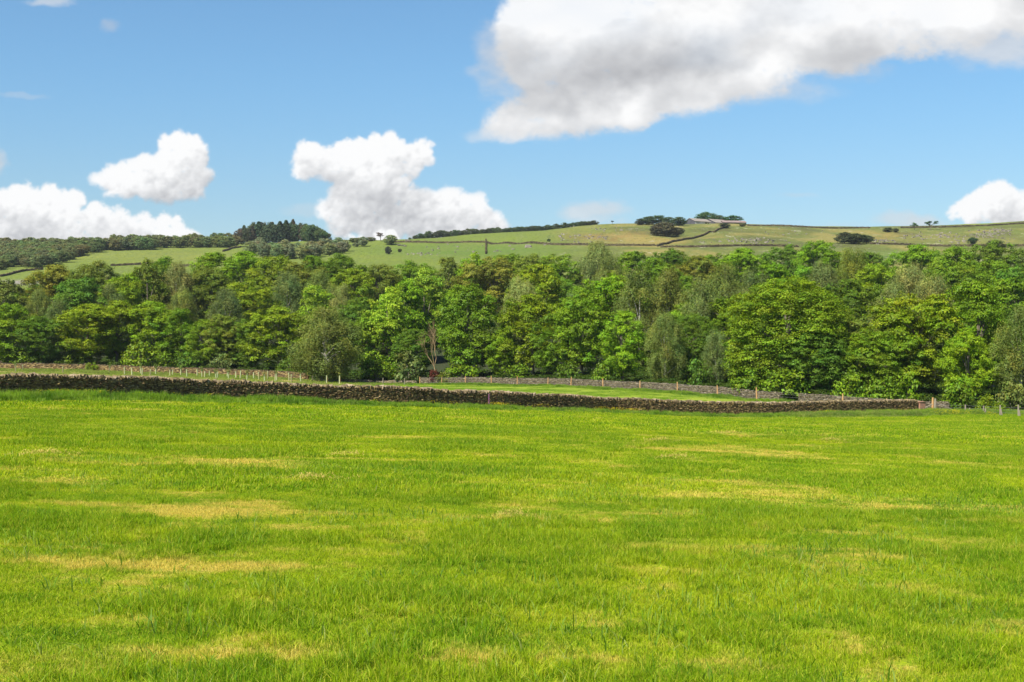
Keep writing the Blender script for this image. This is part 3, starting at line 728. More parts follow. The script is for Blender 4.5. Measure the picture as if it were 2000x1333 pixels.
for D, shift in ((212, .3), (248, .7), (285, 0), (322, .5), (365, .2), (395, .8), (425, .4)):
    step = 8.0 / D * F
    px = -60 + shift * step
    while px < 2080:
        p = px + random.uniform(-.3, .3) * step
        er = np.interp(p, env_x, env_y)
        x, y = xy(p, D); gz = hg(x, y); h = random.uniform(9.5, 13.5)
        top = HOR - (gz + h - CAM) / D * F; top = max(top, 590 + random.uniform(-15, 30)) if D < 260 else max(top, er + random.uniform(-1, 6)) if D > 380 else max(top, er + random.uniform(2, 14))
        if y < float(line_y(woodline, np.array([x]))[0]) + 22: px += step; continue
        ok = all(abs(p - t_[0]) > .42 * (step + t_[3]) * .7 or abs(D - t_[2]) > 26 for t_ in TREES)
        if ok:
            st = random.choice(styles); cc = random.choice(cols_) if st != 'birch' else random.choice(['olive', 'grey', 'pale', 'olive'])
            TREES.append((p, top, D + random.uniform(-8, 8), random.uniform(8, 12.5) / D * F, st, cc, None))
        px += step
SKIP = set()
def rowname(D):
    return 'second rank' if D < 290 else 'third rank' if D < 325 else 'fourth rank' if D < 362 else 'fifth rank' if D < 392 else 'top rank'
def ordn(i): return '%d%s' % (i, 'th' if 10 <= i % 100 <= 20 else {1: 'st', 2: 'nd', 3: 'rd'}.get(i % 10, 'th'))
TREES = [(*t_[:6], t_[6] or rowname(t_[2])) for t_ in TREES]
TREES.sort(key=lambda t_: t_[0])
cnt = {}
TREE_OBJS = []
for ti, (px, top, D, wpx, st, cc, rn) in enumerate(TREES):
    x, y = xy(px, D); z = hg(x, y); ztop = CAM + (HOR - top) / F * D
    h = max(ztop - z, 4.5); w = wpx / F * D
    if ti in SKIP: continue
    key = (cc, st, rn); cnt[key] = cnt.get(key, 0) + 1
    pr = PROTO[st][ti % len(PROTO[st])]
    r = empty('birch_tree' if st == 'birch' else 'ash_tree' if st == 'ash' else 'broadleaf_tree', (x, y, z), random.uniform(0, 6.28))
    where = "at the wood's front edge" if rn == 'front edge' else "in the wood's %s" % rn
    tag(r, '%s %s tree, %s such from left %s' % (CN[cc], SN[st], ordn(cnt[key]), where), 'tree', 'trees of the valley wood')
    wn = {'broad': 10.2, 'tall': 10.0, 'dome': 9.8, 'birch': 8.8, 'ash': 9.8}[st]
    sz = h / 12.0; sxy = w / wn
    sxy = max(sxy, sz * (.92 if st in ('broad', 'dome') else .78))
    r.scale = (sxy * random.uniform(.94, 1.06), sxy * random.uniform(.94, 1.1), sz)
    c = obj('crown', pr[0], r); k = np.array(CO[cc]) * random.uniform(.88, 1.12) * np.array([random.uniform(.92, 1.08), 1, random.uniform(.9, 1.1)])
    c.color = (*k, 1)
    obj('trunk', pr[1], r); TREE_OBJS.append(r)

# bushes along the edge of the wood
def bush_mesh(seed, n=26, dens=240, size=.12):
    k = np.random.default_rng(seed); L = []
    for i in range(n):
        th = k.uniform(0, 6.28); u = k.random(); rad = 1.3 * math.sqrt(1 - u * u * .8) * k.uniform(.5, 1)
        L.append((np.array([rad * math.cos(th), rad * math.sin(th), .25 + u * 1.6]), k.uniform(.35, .6)))
    C, Nn, S, I = crown_leaves('broad', L, k, dens, size)
    b = MB()
    for i in range(7): b.tube(bez((0, 0, -.1), L[i][0] * (.2, .2, .6), L[i][0], 4), [.05, .04, .03, .015], 5)
    return leaf_quads('foliage', C, Nn, S, k, M_leaf, I), b.mesh('stem', [M_bark])
BUSH = [bush_mesh(200 + i) for i in range(4)]
bl = [(268, 668, 255, 56, 'yellow', 'rounded yellow-green bush at the wood edge beside the dark gap'), (320, 690, 258, 50, 'green', 'low green bush behind the brown wall'), (372, 688, 256, 54, 'deep', 'deep green bush at the foot of the tall oval trees'),
      (142, 688, 262, 50, 'yellow', 'low yellow-green bush above the left end of the pasture wall'), (40, 680, 260, 60, 'green', 'green bush at the far left wood edge'), (90, 690, 268, 40, 'dark', 'dark low bush at the left wood edge'), (430, 690, 252, 50, 'grey', 'grey-green bush right of the tall oval trees'),
      (800, 690, 234, 60, 'grey', 'grey-green shrub left of the bare orange tree'), (735, 700, 238, 70, 'green', 'green shrub just right of the drooping willow'), (1010, 712, 226, 60, 'green', 'green bush behind the stone wall below the central trees'), (905, 700, 229, 70, 'green', 'green bush behind the wall right of the red shrub'),
      (1110, 708, 216, 50, 'dark', 'dark bush behind the stone wall in the centre'), (1180, 705, 206, 46, 'green', 'green bush left of the slim pale trunk'), (1365, 700, 190, 50, 'deep', 'deep green bush in the dark gap left of the great dome tree'),
      (1640, 700, 176, 70, 'deep', 'deep green bush at the right foot of the great dome tree'), (1660, 730, 170, 60, 'bright', 'bright bush behind the broken wall'), (1720, 735, 168, 66, 'green', 'green bush behind the broken wall, right of the bright one'), (1770, 730, 167, 60, 'bright', 'bright bush close behind the end of the long wall'),
      (1870, 735, 163, 60, 'green', 'green bush behind the old grey fence'), (1925, 772, 157, 34, 'yellow', 'small yellow bush beside the old grey fence'), (1953, 785, 154, 30, 'yellow', 'smallest yellow bush at the grey fence'), (1980, 745, 160, 60, 'olive', 'olive bush at the right edge of the photo'),
      (1455, 720, 174, 60, 'green', 'green bush under the left side of the great dome tree'), (1530, 725, 172, 90, 'green', 'wide bush under the middle of the great dome tree'), (560, 700, 247, 40, 'dark', 'dark bush left of the drooping willow'), (150, 706, 262, 16, 'lime', 'tiny lime bush on the pasture left of its twin'),
      (186, 708, 250, 16, 'yellow', 'tiny yellow bush before the brown wall'), (172, 709, 252, 12, 'lime', 'tiniest lime bush before the brown wall'), (848, 722, 228.6, 22, 'red', 'dark red shrub behind the left end of the pale wall'), (870, 726, 227.5, 34, 'brown', 'brown shrub right of the dark red one')]
CO['red'] = (.13, .035, .02)
for i, (px, top, D, wpx, cc, lab) in enumerate(bl):
    x, y = xy(px, D); z = hg(x, y); h = max(CAM + (HOR - top) / F * D - z, .5)
    r = empty('bush', (x, y, z), random.uniform(0, 6.28)); tag(r, lab, 'bush')
    r.scale = (wpx / F * D / 3.0,) * 2 + (h / 2.15,)
    f_ = obj('foliage', BUSH[i % 4][0], r); f_.color = (*[v_ * (.72 if cc in ('bright', 'lime') else .85) for v_ in CO[cc]], 1); obj('stem', BUSH[i % 4][1], r)

# bare tree
def bare_mesh(seed, spread=.5, depth=5):
    k = np.random.default_rng(seed); b = MB()
    def grow(p, d, l, r, n):
        q = p + d * l; m = (p + q) / 2 + k.normal(0, l * .07, 3)
        b.tube([p, m, q], [r, r * .85, r * .65], 5)
        if n == 0: return
        for i in range(3 if n > 2 else 2):
            nd = d + k.normal(0, spread, 3) + (0, 0, .18); nd /= np.linalg.norm(nd); grow(q, nd, l * k.uniform(.62, .85), r * .62, n - 1)
    grow(np.array((0, 0, -.2)), np.array((0, 0, 1.)), 2.4, .11, depth)
    return b.mesh('branches', [M_dead])
x, y = xy(848, 233); z = hg(x, y)
r = obj('bare_tree', bare_mesh(3)); r.location = (x, y, z); r.scale = (.8, .8, 1.25); tag(r, 'leafless orange-brown tree standing among the green ones', 'tree')

# ------------------------------------------------------------------ hill trees (small in the picture: one mesh each)
def far_proto(style, seed):
    k = np.random.default_rng(seed); b = MB()
    if style == 'pine':
        C, Nn, S, I = [], [], [], []
        b.tube([(0, 0, -.6), (0, 0, 11.5)], [.3, .06], 6)
        for j in range(20):
            z = 1.4 + j * .56; rr = min((12.6 - z) * .36 + .25, 3.0); n = 150
            th = k.uniform(0, 6.28, n); ra = np.sqrt(k.random(n)) * rr
            C.append(np.stack([ra * np.cos(th), ra * np.sin(th), z - ra * .25 + k.normal(0, .12, n)], 1)); Nn.append(np.stack([np.cos(th) * .5, np.sin(th) * .5, np.ones(n)], 1) + k.normal(0, .4, (n, 3)))
            S.append(k.uniform(.25, .5, n)); I.append(np.full(n, j))
        C, Nn, S, I = map(np.concatenate, (C, Nn, S, I)); mat = M_needle
    elif style == 'scots':
        b.tube([(0, 0, -.6), (.2, 0, 4), (.5, .1, 8.5)], [.4, .3, .12], 6); L = []
        for j in range(13):
            p = np.array([k.uniform(-4.2, 4.6), k.uniform(-3, 3), k.uniform(6.2, 10.6)]); L.append((p, k.uniform(1.0, 1.8)))
            b.tube(bez((.3, 0, 5.2), (p[0] * .5, p[1] * .5, p[2] * .75), p, 4), [.2, .15, .1, .05], 5)
        C, Nn, S, I = crown_leaves('broad', L, k, 90, .32); C[:, 2] = (C[:, 2] - 8) * .8 + 8; mat = M_needle
    else:
        L = lobes_for('broad', k); L = [(p * (1, 1, .9), r_ * 1.15) for p, r_ in L]
        C, Nn, S, I = crown_leaves('broad', L, k, 62, .3); C[:, 2] -= .6; mat = M_leaf
        b.tube([(0, 0, -.6), (0, 0, 7)], [.35, .2], 6)
    eV = np.concatenate(b.V); eQ = np.concatenate(b.Q)
    return leaf_quads('far_' + style, C, Nn, S, k, mat, I, extra=(eV, eQ, M_bark))
FP = {'round': [far_proto('round', 300 + i) for i in range(5)], 'pine': [far_proto('pine', 320 + i) for i in range(3)], 'scots': [far_proto('scots', 340 + i) for i in range(3)]}
def far_tree(px, base, hpx, wpx, style, colr, name, label, cat='tree', group=None, D=None, sink=0.0):
    if D is None: x, y = hit(px, base)
    else: x, y = xy(px, D)
    z = hg(x, y); o = obj(name, random.choice(FP[style])); o.location = (x, y, z - sink)
    h = hpx / F * y; w = wpx / F * y
    wn = {'round': 10.4, 'pine': 6.0, 'scots': 11.0}[style]; hn = {'round': 11.2, 'pine': 12.4, 'scots': 11.5}[style]
    o.scale = (w / wn, w / wn, h / hn); o.rotation_euler = (0, 0, random.uniform(0, 6.28)); o.color = (*[c_ * random.uniform(.85, 1.15) for c_ in colr], 1)
    tag(o, label, cat, group); return o
C_far = (.145, .175, .06); C_pine = (.07, .10, .04); C_darkbr = (.10, .09, .055); C_sage = (.19, .22, .095)
# wooded slope at left
bx = [-40, 0, 90, 130, 160, 200, 300, 470]; by = [528, 527, 522, 513, 500, 491, 488, 487]
tot = 0
rows_l = []
row = 527.0
while row > 483:
    rows_l.append(row); row -= 4.8
names_r = ['bottom', 'second', 'third', 'fourth', 'fifth', 'sixth', 'seventh', 'eighth', 'ninth', 'top']
for ri, row in enumerate(rows_l):
    px = -20 + (ri % 2) * 8; c_ = 0
    while px < 466:
        if row <= np.interp(px, bx, by) + .5 and row > np.interp(px, [0, 460], [489.5, 482]) - 2:
            c_ += 1; tot += 1
            far_tree(px + random.uniform(-4, 4), row + random.uniform(-1, 1), random.uniform(22, 29), random.uniform(29, 37), 'round', C_far, 'hill_tree',
                     'small dark tree on the wooded left hill, %s row from below, %s from the left' % (names_r[min(ri, 9)], ordn(c_)), group='trees of the left hill wood')
        px += random.uniform(11.5, 15)
# skyline row of that wood
c_ = 0; px = 60
while px < 466:
    c_ += 1
    far_tree(px, 0, random.uniform(19, 25), random.uniform(20, 27), 'round', C_far, 'hill_tree', 'small dark tree on the left skyline, %s from the left' % ordn(c_), group='trees of the left hill wood', D=1035 + random.uniform(-15, 15))
    px += random.uniform(11, 15)
# conifer stand
for i in range(24):
    px = 470 + i * 6.8 + random.uniform(-2, 2); hh = np.interp(px, [465, 500, 560, 600, 635], [30, 44, 45, 40, 24]) * random.uniform(.9, 1.05)
    far_tree(px, 0, hh, random.uniform(24, 34), 'pine' if (px < 585 and i % 2) else 'round', C_pine if i % 3 else (.09, .085, .042), 'conifer_tree', 'dark conifer in the tall skyline stand, %s from the left' % ordn(i + 1), group='conifers on the skyline', D=random.uniform(985, 1040))
for i in range(11):
    px = 596 + i * 3.9; hh = np.interp(px, [590, 610, 636], [38, 36, 20])
    far_tree(px, 0, hh * random.uniform(.9, 1.05), 24, 'round', (.08, .12, .04), 'hill_tree', 'dark round tree at the right end of the conifer stand, %s from the left' % ordn(i + 1), group='round trees beside the conifers', D=random.uniform(965, 985))
for i in range(22):
    px = 488 + i * 8.6; b_ = np.interp(px, [485, 520, 600, 680], [497, 507, 507, 494]) - (i % 3) * 4
    far_tree(px, b_, random.uniform(27, 36) * (1 if px < 640 else .8), random.uniform(28, 36), 'round', C_sage, 'hill_tree', 'sage-green tree in the belt below the conifers, %s from the left' % ordn(i + 1), group='belt of trees below the conifers')
# ridge hedge trees
c_ = 0; px = 812
while px < 1162:
    if not 1114 < px < 1118 and c_ < 60:
        c_ += 1
        far_tree(px, 0, np.interp(px, [810, 830, 1000, 1160], [11, 15, 14, 12]) * random.uniform(.85, 1.2), random.uniform(15, 22), 'round', (.075, .105, .04), 'ridge_tree', 'tiny dark tree in the skyline row, %s from the left' % ordn(c_), group='row of trees along the ridge', D=1050 + random.uniform(-8, 8))
    px += random.uniform(7, 9.5)
one = [(642, 476, 9, 24, 'round', (.08, .11, .04), 'low dark trees beside the conifer stand, on the skyline'), (606, 0, 0, 0, None, None, None), (690, 474, 10, 24, 'round', C_far, 'small dark skyline tree left of the leaning bare pine'), (700, 475, 11, 22, 'round', C_far, 'small skyline tree just left of the upright bush'),
       (675, 492, 26, 18, 'round', C_sage, 'sage tree standing at the right end of the belt'), (709, 482, 22, 20, 'round', C_sage, 'upright sage-green bush left of the bare pine'), (695, 483, 10, 14, 'round', C_sage, 'low bush at the foot of the upright one'),
       (724, 472, 9, 22, 'round', C_far, 'small dark skyline tree behind the upright bush'), (743, 472, 18, 20, 'scots', C_darkbr, 'sparse crooked pine on the skyline above the green slope'), (763, 479, 22, 28, 'round', C_sage, 'full round tree right of the crooked pine'),
       (758, 497, 17, 14, 'round', (.06, .07, .04), 'dark egg-shaped tree alone on the green slope'), (780, 493, 8, 9, 'round', C_pine, 'tiny round bush right of the egg-shaped tree'), (1196, 438.5, 7, 8, 'scots', C_pine, 'lone tiny tree on the bare crest'),
       (1252, 440, 13, 16, 'round', C_pine, 'dark tree at the left end of the crest clump'), (1268, 440, 17, 20, 'round', C_pine, 'dark tree, second from left in the crest clump'), (1286, 440, 19, 24, 'round', C_pine, 'tallest dark tree in the crest clump'),
       (1304, 441, 17, 20, 'round', C_pine, 'dark tree, second from right in the crest clump'), (1326, 442, 18, 24, 'round', C_pine, 'dark tree at the right end of the crest clump'), (1284, 461, 22, 24, 'round', C_darkbr, 'purple-brown tree at the left of the brown clump below the crest'),
       (1303, 462, 28, 32, 'round', C_darkbr, 'largest purple-brown tree of the clump below the crest'), (1322, 461, 17, 22, 'round', C_darkbr, 'purple-brown tree at the right of the brown clump'), (1381, 0, 27, 34, 'round', (.065, .12, .045), 'dark green tree behind the largest barn'),
       (1404, 0, 22, 24, 'round', (.065, .12, .045), 'dark green tree between the barns'), (1428, 0, 22, 36, 'round', (.065, .12, .045), 'dark green tree behind the pink-roofed barn'), (1415, 446, 10, 15, 'round', C_pine, 'round bush in front of the barns'),
       (1451, 443, 7, 12, 'round', C_far, 'low bush at the right end of the barns'), (1350, 0, 10, 6, 'pine', C_pine, 'tiny conifer poking up left of the barns'), (1650, 476, 22, 26, 'round', (.06, .07, .035), 'grey-brown thicket tree above the right treetops'),
       (1672, 477, 20, 34, 'round', (.075, .105, .04), 'dark thicket tree in the middle of the right slope thicket'), (1693, 476, 16, 22, 'round', (.075, .10, .04), 'dark thicket tree at the right end of the thicket'), (1735, 454, 10, 20, 'round', (.08, .105, .04), 'low dark bush on the crest left of the two pines'),
       (1750, 455, 9, 14, 'round', (.08, .105, .04), 'smaller dark bush on the crest beside the low one'), (1787, 450, 15, 18, 'scots', (.07, .13, .05), 'left, smaller pine of the two on the right crest'), (1818, 450, 18, 26, 'scots', (.07, .13, .05), 'right, flat-topped pine of the two on the right crest'),
       (1901, 478, 15, 22, 'round', (.05, .10, .035), 'round dark bush alone on the rocky slope'), (1072, 473, 7, 7, 'round', (.04, .08, .025), 'tiny bush alone above the level wall'), (800, 469, 5, 7, 'round', C_far, 'speck of a bush at the left end of the skyline row'), (1943, 492, 26, 40, 'round', (.1, .15, .04), 'dark tree rising at the foot of the rocky slope')]
for px, base, hpx, wpx, st, c_, lab in one:
    if st is None: continue
    D = None if base else 1066
    if 'clump' in lab or 'thicket' in lab or 'barn' in lab: wpx *= 1.45; hpx *= 1.12
    far_tree(px, base, hpx, wpx, st, c_, 'hill_tree' if 'bush' not in lab else 'hill_bush', lab, 'tree' if 'bush' not in lab else 'bush', D=D)

# ------------------------------------------------------------------ barns
def barn(name, px, D, L, Wd, eave, ridge, rot, wall_m, gable_m, roof_m, label, bays, dz=0):
    x, y = xy(px, D); r = empty(name, (x, y, hg(x, y) + dz), rot); tag(r, label, 'barn', None)
    b = MB(); hx, hy = L / 2, Wd / 2
    b.box((0, hy - .1, eave / 2 - .5), (L, .2, eave + 1)); obj('wall', b.mesh('wall', [wall_m]), r)
    b = MB()
    for i, (x0, x1, op) in enumerate(bays):
        w = (x1 - x0) * L; cx_ = (-.5 + (x0 + x1) / 2) * L
        if not op: b.box((cx_, -hy + .1, eave / 2 - .5), (w, .2, eave + 1))
        else: b.box((cx_, -hy + .1, eave - .3), (w, .2, .6)); b.box((cx_ + w / 2 - .15, -hy + .12, eave / 2 - .5), (.3, .3, eave + 1))
    obj('front_panel', b.mesh('front_panel', [wall_m]), r)
    for sx in (-1, 1):
        v = []
        for xx in (sx * hx - .1, sx * hx + .1):
            v += [(xx, -hy, -1), (xx, hy, -1), (xx, hy, eave), (xx, 0, ridge - .05), (xx, -hy, eave)]
        v = np.array(v); q = [(0, 1, 2, 4), (5, 9, 7, 6), (0, 5, 6, 1), (1, 6, 7, 2), (0, 4, 9, 5)]; tr = [(4, 2, 3), (9, 8, 7)]; q2 = [(2, 7, 8, 3), (3, 8, 9, 4)]
        obj('gable', mesh_np('gable', v, [np.array(q + q2), np.array(tr)], [gable_m]), r)
    b = MB()
    for s in (-1, 1):
        a = (0, s * 0, ridge); ex_ = .5; sl = (ridge - eave) / hy
        v = [(-hx - ex_, 0, ridge), (hx + ex_, 0, ridge), (hx + ex_, s * (hy + .4), eave - .4 * sl), (-hx - ex_, s * (hy + .4), eave - .4 * sl)]
        v = v + [(p[0], p[1], p[2] + .18) for p in v]
        q = np.array([(0, 1, 2, 3), (4, 7, 6, 5), (0, 4, 5, 1), (1, 5, 6, 2), (2, 6, 7, 3), (3, 7, 4, 0)])
        b.add(v, q if s > 0 else q[:, ::-1])
    obj('roof', b.mesh('roof', [roof_m]), r); return r
m_white = mat_plain('white_boards', (.62, .56, .5), (.42, .36, .32), .3); m_dark = mat_plain('dark_boards', (.08, .08, .09), (.06, .055, .06), .3)
m_roof = mat_plain('tan_sheet_roof', (.26, .22, .18), (.19, .16, .13), .4); m_pink = mat_plain('pink_sheet_roof', (.24, .17, .15), (.18, .14, .12), .4); m_brown = mat_plain('brown_boards', (.4, .28, .2), (.5, .42, .34), .3)
barn('barn', 1363, 1030, 15, 12, 4.2, 6.6, math.radians(33), m_white, m_dark, m_roof, 'pale-sided barn with open bays and tan roof on the crest', [(0, .22, False), (.22, .42, False), (.42, .62, False), (.62, .8, True), (.8, .9, True), (.9, 1, False)], -2.4)
barn('barn', 1399, 1045, 14, 14, 4.4, 7.4, math.radians(35), m_white, m_dark, m_roof, 'dark-gabled barn tucked behind the pale-sided one', [(0, 1, False)], -3.4)
barn('barn', 1432, 1042, 17, 9, 3.6, 5.2, math.radians(8), m_dark, m_dark, m_pink, 'low dark barn with a pinkish roof at the right of the farm', [(0, .5, False), (.5, .7, True), (.7, 1, False)], -2.4)

# ------------------------------------------------------------------ rocks on the moor
M_rock = mat_plain('gritstone', (.24, .21, .165), (.15, .13, .10), 1.0, .95)
def rocks(pts, smin, smax):
    b = MB()
    for x, y in pts:
        s = random.uniform(smin, smax); b.box((x, y, hg(x, y) + s * .2), (s * random.uniform(.8, 1.8), s, s * .8), random.uniform(0, 3), s * .13)
    return b
pts = []
for cx_, cy_, a, b_, n in ((1930, 458, 34, 8, 90), (1960, 452, 18, 5, 50), (1850, 462, 40, 5, 60), (1790, 462, 25, 5, 30), (1720, 472, 30, 4, 40), (1450, 472, 70, 5, 60), (1140, 465, 60, 8, 50), (930, 484, 120, 10, 24), (1190, 448, 50, 5, 20), (820, 497, 30, 3, 16), (1560, 455, 90, 9, 20), (1900, 472, 100, 6, 40)):
    for i in range(n):
        pts.append(hit(cx_ + random.gauss(0, a * .6), cy_ + random.gauss(0, b_ * .6)))
o = obj('scree', rocks(pts, .3, 1.05).mesh('scree', [M_rock])); tag(o, 'scattered pale gritstone boulders over the moorland slope', 'rocks', kind='stuff')
for i, (px, row, s) in enumerate([(796, 473, 2.0), (779, 481, 1.2), (787, 481, 1.3), (791, 482, 1.0), (1032, 484, 1.8)]):
    x, y = hit(px, row); b = MB(); b.box((0, 0, .3 * s), (s * 1.5, s, s * .75), .3, s * .12); b.box((s * .6, .1, .2 * s), (s * .9, s * .8, s * .5), 1, s * .1)
    o = obj('boulder', b.mesh('boulder', [M_rock])); o.location = (x, y, hg(x, y))
    tag(o, ['large brown boulder near the skyline right of the round tree', 'pale boulder on the green slope, left of three', 'pale boulder on the green slope, middle of three', 'pale boulder on the green slope, right of three', 'pale boulder lying below the level hill wall'][i], 'boulder')

# ------------------------------------------------------------------ grass
def tuft_mesh(name, seed, size, n, hmin, hmax, width, mat, clump=0, lean=.35, straight=False):
    k = np.random.default_rng(seed)
    P = k.uniform(-size / 2, size / 2, (n, 2))
    if clump: 
        cc = k.uniform(-size / 2, size / 2, (clump, 2)); P = cc[k.integers(0, clump, n)] + k.normal(0, size * .07, (n, 2))
    h = k.uniform(hmin, hmax, n) * k.uniform(.6, 1.15, n); a = k.uniform(0, 6.28, n); ln = np.abs(k.normal(0, lean, n)) * h
    dx, dy = np.cos(a), np.sin(a); fa = k.uniform(0, 6.28, n); wx, wy = np.cos(fa) * width / 2, np.sin(fa) * width / 2
    wv = k.uniform(.7, 1.4, n); wx *= wv; wy *= wv
    z0 = np.full(n, -.01)
    def pt(f, w): 
        return np.stack([P[:, 0] + dx * ln * f ** 2 + wx * w, P[:, 1] + dy * ln * f ** 2 + wy * w, z0 + h * f * (1 - .18 * f * (ln / h) ** 1)], 1)
    V_ = np.stack([pt(0, -1), pt(0, 1), pt(.55, .8), pt(.55, -.8), pt(1, 0)], 1).reshape(-1, 3)
    i0 = np.arange(n)[:, None] * 5
    q = i0 + np.array([0, 1, 2, 3]); t_ = i0 + np.array([3, 2, 4])
    bv = k.random(n)
    return mesh_np(name, V_, [q, t_], [mat], fattr={'bv': np.concatenate([bv, bv])})
MG = mat_grass('meadow_grass', 'field'); MV = mat_grass('long_grass', 'verge'); MF = mat_grass('buttercup_petals', 'flower')
def unlinked(name, me): return bpy.data.objects.new(name, me)
def scatter(name, P, rotz, S, idx, dry, protos, label, cat):
    me = bpy.data.meshes.new(name); n = len(P)
    me.vertices.add(n); me.vertices.foreach_set('co', np.asarray(P, np.float32).ravel())
    R = np.zeros((n, 3), np.float32); R[:, 2] = rotz
    me.attributes.new('rot', 'FLOAT_VECTOR', 'POINT').data.foreach_set('vector', R.ravel())
    me.attributes.new('scl', 'FLOAT_VECTOR', 'POINT').data.foreach_set('vector', np.asarray(S, np.float32).ravel())
    me.attributes.new('pick', 'INT', 'POINT').data.foreach_set('value', np.asarray(idx, np.int32))
    me.attributes.new('dry', 'FLOAT', 'POINT').data.foreach_set('value', np.asarray(dry, np.float32))
    o = obj(name, me); tag(o, label, cat, kind='stuff')
    ng = bpy.data.node_groups.new(name + '_scatter', 'GeometryNodeTree')
    ng.interface.new_socket('Geometry', in_out='INPUT', socket_type='NodeSocketGeometry'); ng.interface.new_socket('Geometry', in_out='OUTPUT', socket_type='NodeSocketGeometry')
    nd = ng.nodes; gi = nd.new('NodeGroupInput'); go = nd.new('NodeGroupOutput'); iop = nd.new('GeometryNodeInstanceOnPoints')
    join = nd.new('GeometryNodeJoinGeometry')
    for pr in reversed(protos):
        oi = nd.new('GeometryNodeObjectInfo'); oi.inputs['Object'].default_value = pr
        g2 = nd.new('GeometryNodeGeometryToInstance'); ng.links.new(oi.outputs['Geometry'], g2.inputs[0]); ng.links.new(g2.outputs[0], join.inputs[0])
    def na(nm, ty):
        a = nd.new('GeometryNodeInputNamedAttribute'); a.data_type = ty; a.inputs['Name'].default_value = nm; return a.outputs['Attribute']
    e2r = nd.new('FunctionNodeEulerToRotation'); ng.links.new(na('rot', 'FLOAT_VECTOR'), e2r.inputs[0])
    ng.links.new(gi.outputs[0], iop.inputs['Points']); ng.links.new(join.outputs[0], iop.inputs['Instance'])
    iop.inputs['Pick Instance'].default_value = True
    ng.links.new(na('pick', 'INT'), iop.inputs['Instance Index']); ng.links.new(e2r.outputs[0], iop.inputs['Rotation']); ng.links.new(na('scl', 'FLOAT_VECTOR'), iop.inputs['Scale'])
    ng.links.new(iop.outputs[0], go.inputs[0])
    m = o.modifiers.new('scatter', 'NODES'); m.node_group = ng
    return o
near_p = [unlinked('near_tuft', tuft_mesh('near_tuft', 400 + i, .7, 1400, .03, .08, .005, MG, lean=.75)) for i in range(4)]
near_p += [unlinked('rank_tuft', tuft_mesh('rank_tuft', 410 + i, .7, 1100, .05, .13, .006, MG, clump=9, lean=.9)) for i in range(3)]
midp = [unlinked('mid_tuft', tuft_mesh('mid_tuft', 420 + i, 1.5, 1500, .04, .10, .012, MG, lean=.7)) for i in range(3)]
midp += [unlinked('mid_rank', tuft_mesh('mid_rank', 430 + i, 1.5, 1400, .06, .14, .013, MG, clump=14, lean=.8)) for i in range(2)]
farp = [unlinked('far_tuft', tuft_mesh('far_tuft', 440 + i, 4, 1500, .06, .13, .035, MG)) for i in range(3)]
def band(y0, y1, cell, margin=1.2):
    xs, ys = [], []
    y = y0
    while y < y1:
        w = (y * .36 + 3) * margin; x = np.arange(-w, w, cell)
        xs.append(x + rng.uniform(-.35, .35, len(x)) * cell); ys.append(y + rng.uniform(-.35, .35, len(x)) * cell); y += cell
    return np.concatenate(xs), np.concatenate(ys)
def grass_layer(y0, y1, cell, nplain, nrank, off, rank_thr=.12):
    x, y = band(y0, y1, cell * .9); keep = y < line_y(fieldline, x) - .8; x, y = x[keep], y[keep]
    n1 = vnoise(x, y, .35, 2.2) + .5 * vnoise(x, y, 1.1, 5.2) + .35 * vnoise(x * .25, y, .9, 8.0)
    d = dryness(x, y)
    rank = (n1 > rank_thr) & (d < .35); idx = np.where(rank, off + nplain + rng.integers(0, max(nrank, 1), len(x)), off + rng.integers(0, nplain, len(x)))
    if nrank == 0: idx = off + rng.integers(0, nplain, len(x))
    s = np.clip(1 + n1 * .7, .55, 1.6) * np.where(d > .3, .7, 1.0)
    S = np.stack([np.ones(len(x)), np.ones(len(x)), s], 1)
    return np.stack([x, y, Hg(x, y)], 1), rng.uniform(0, 6.28, len(x)), S, idx, d - .3 * rank
a = grass_layer(5.5, 26, .45, 4, 3, 0); b2 = grass_layer(26, 68, 1.05, 3, 2, 7); c2 = grass_layer(68, 156, 3.0, 3, 0, 12)
L_ = [np.concatenate([p, q, r_]) for p, q, r_ in zip(a, b2, c2)]
scatter('grass', *L_, near_p + midp + farp, 'bright yellow-green mown grass covering the field with straw-dry patches', 'grass')

# broad coarse blades standing among the fine grass near the camera
coarse = [unlinked('coarse_blades', tuft_mesh('coarse_blades', 480 + i, .5, 16, .09, .2, .012, MV, lean=.8)) for i in range(3)]
qx, qy = band(5.5, 34, .42); kk = (vnoise(qx, qy, .3, 6.6) + rng.normal(0, .2, len(qx)) > .12) & (dryness(qx, qy) < .3); qx, qy = qx[kk], qy[kk]
scatter('coarse_grass', np.stack([qx, qy, Hg(qx, qy)], 1), rng.uniform(0, 6.28, len(qx)), np.stack([np.ones(len(qx))] * 2 + [rng.uniform(.6, 1.25, len(qx))], 1), rng.integers(0, 3, len(qx)), np.full(len(qx), .25), coarse,
        'broader coarse grass blades standing above the fine grass near the camera', 'grass')
# undergrowth on the wood's edge
ug = [unlinked('undergrowth_clump', BUSH[i][0]) for i in range(3)]
ux, uy = rng.uniform(-110, 110, 7000), rng.uniform(150, 320, 7000)
wl = line_y(woodline, ux); wl2 = np.where(ux > 44, wl + 6, wl + 4); k = (uy > wl2) & (uy < wl2 + np.where(ux > 20, 70, 26)) & (np.abs(ux) < uy * .42)
ux, uy = ux[k], uy[k]; us = rng.uniform(.35, .95, len(ux))
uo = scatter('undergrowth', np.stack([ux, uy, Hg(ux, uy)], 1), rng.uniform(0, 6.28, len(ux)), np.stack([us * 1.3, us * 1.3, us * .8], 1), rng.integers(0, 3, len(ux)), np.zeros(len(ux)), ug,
             'dark brambles and ferns under the front trees of the wood', 'undergrowth')
uo.color = (.05, .085, .01, 1)
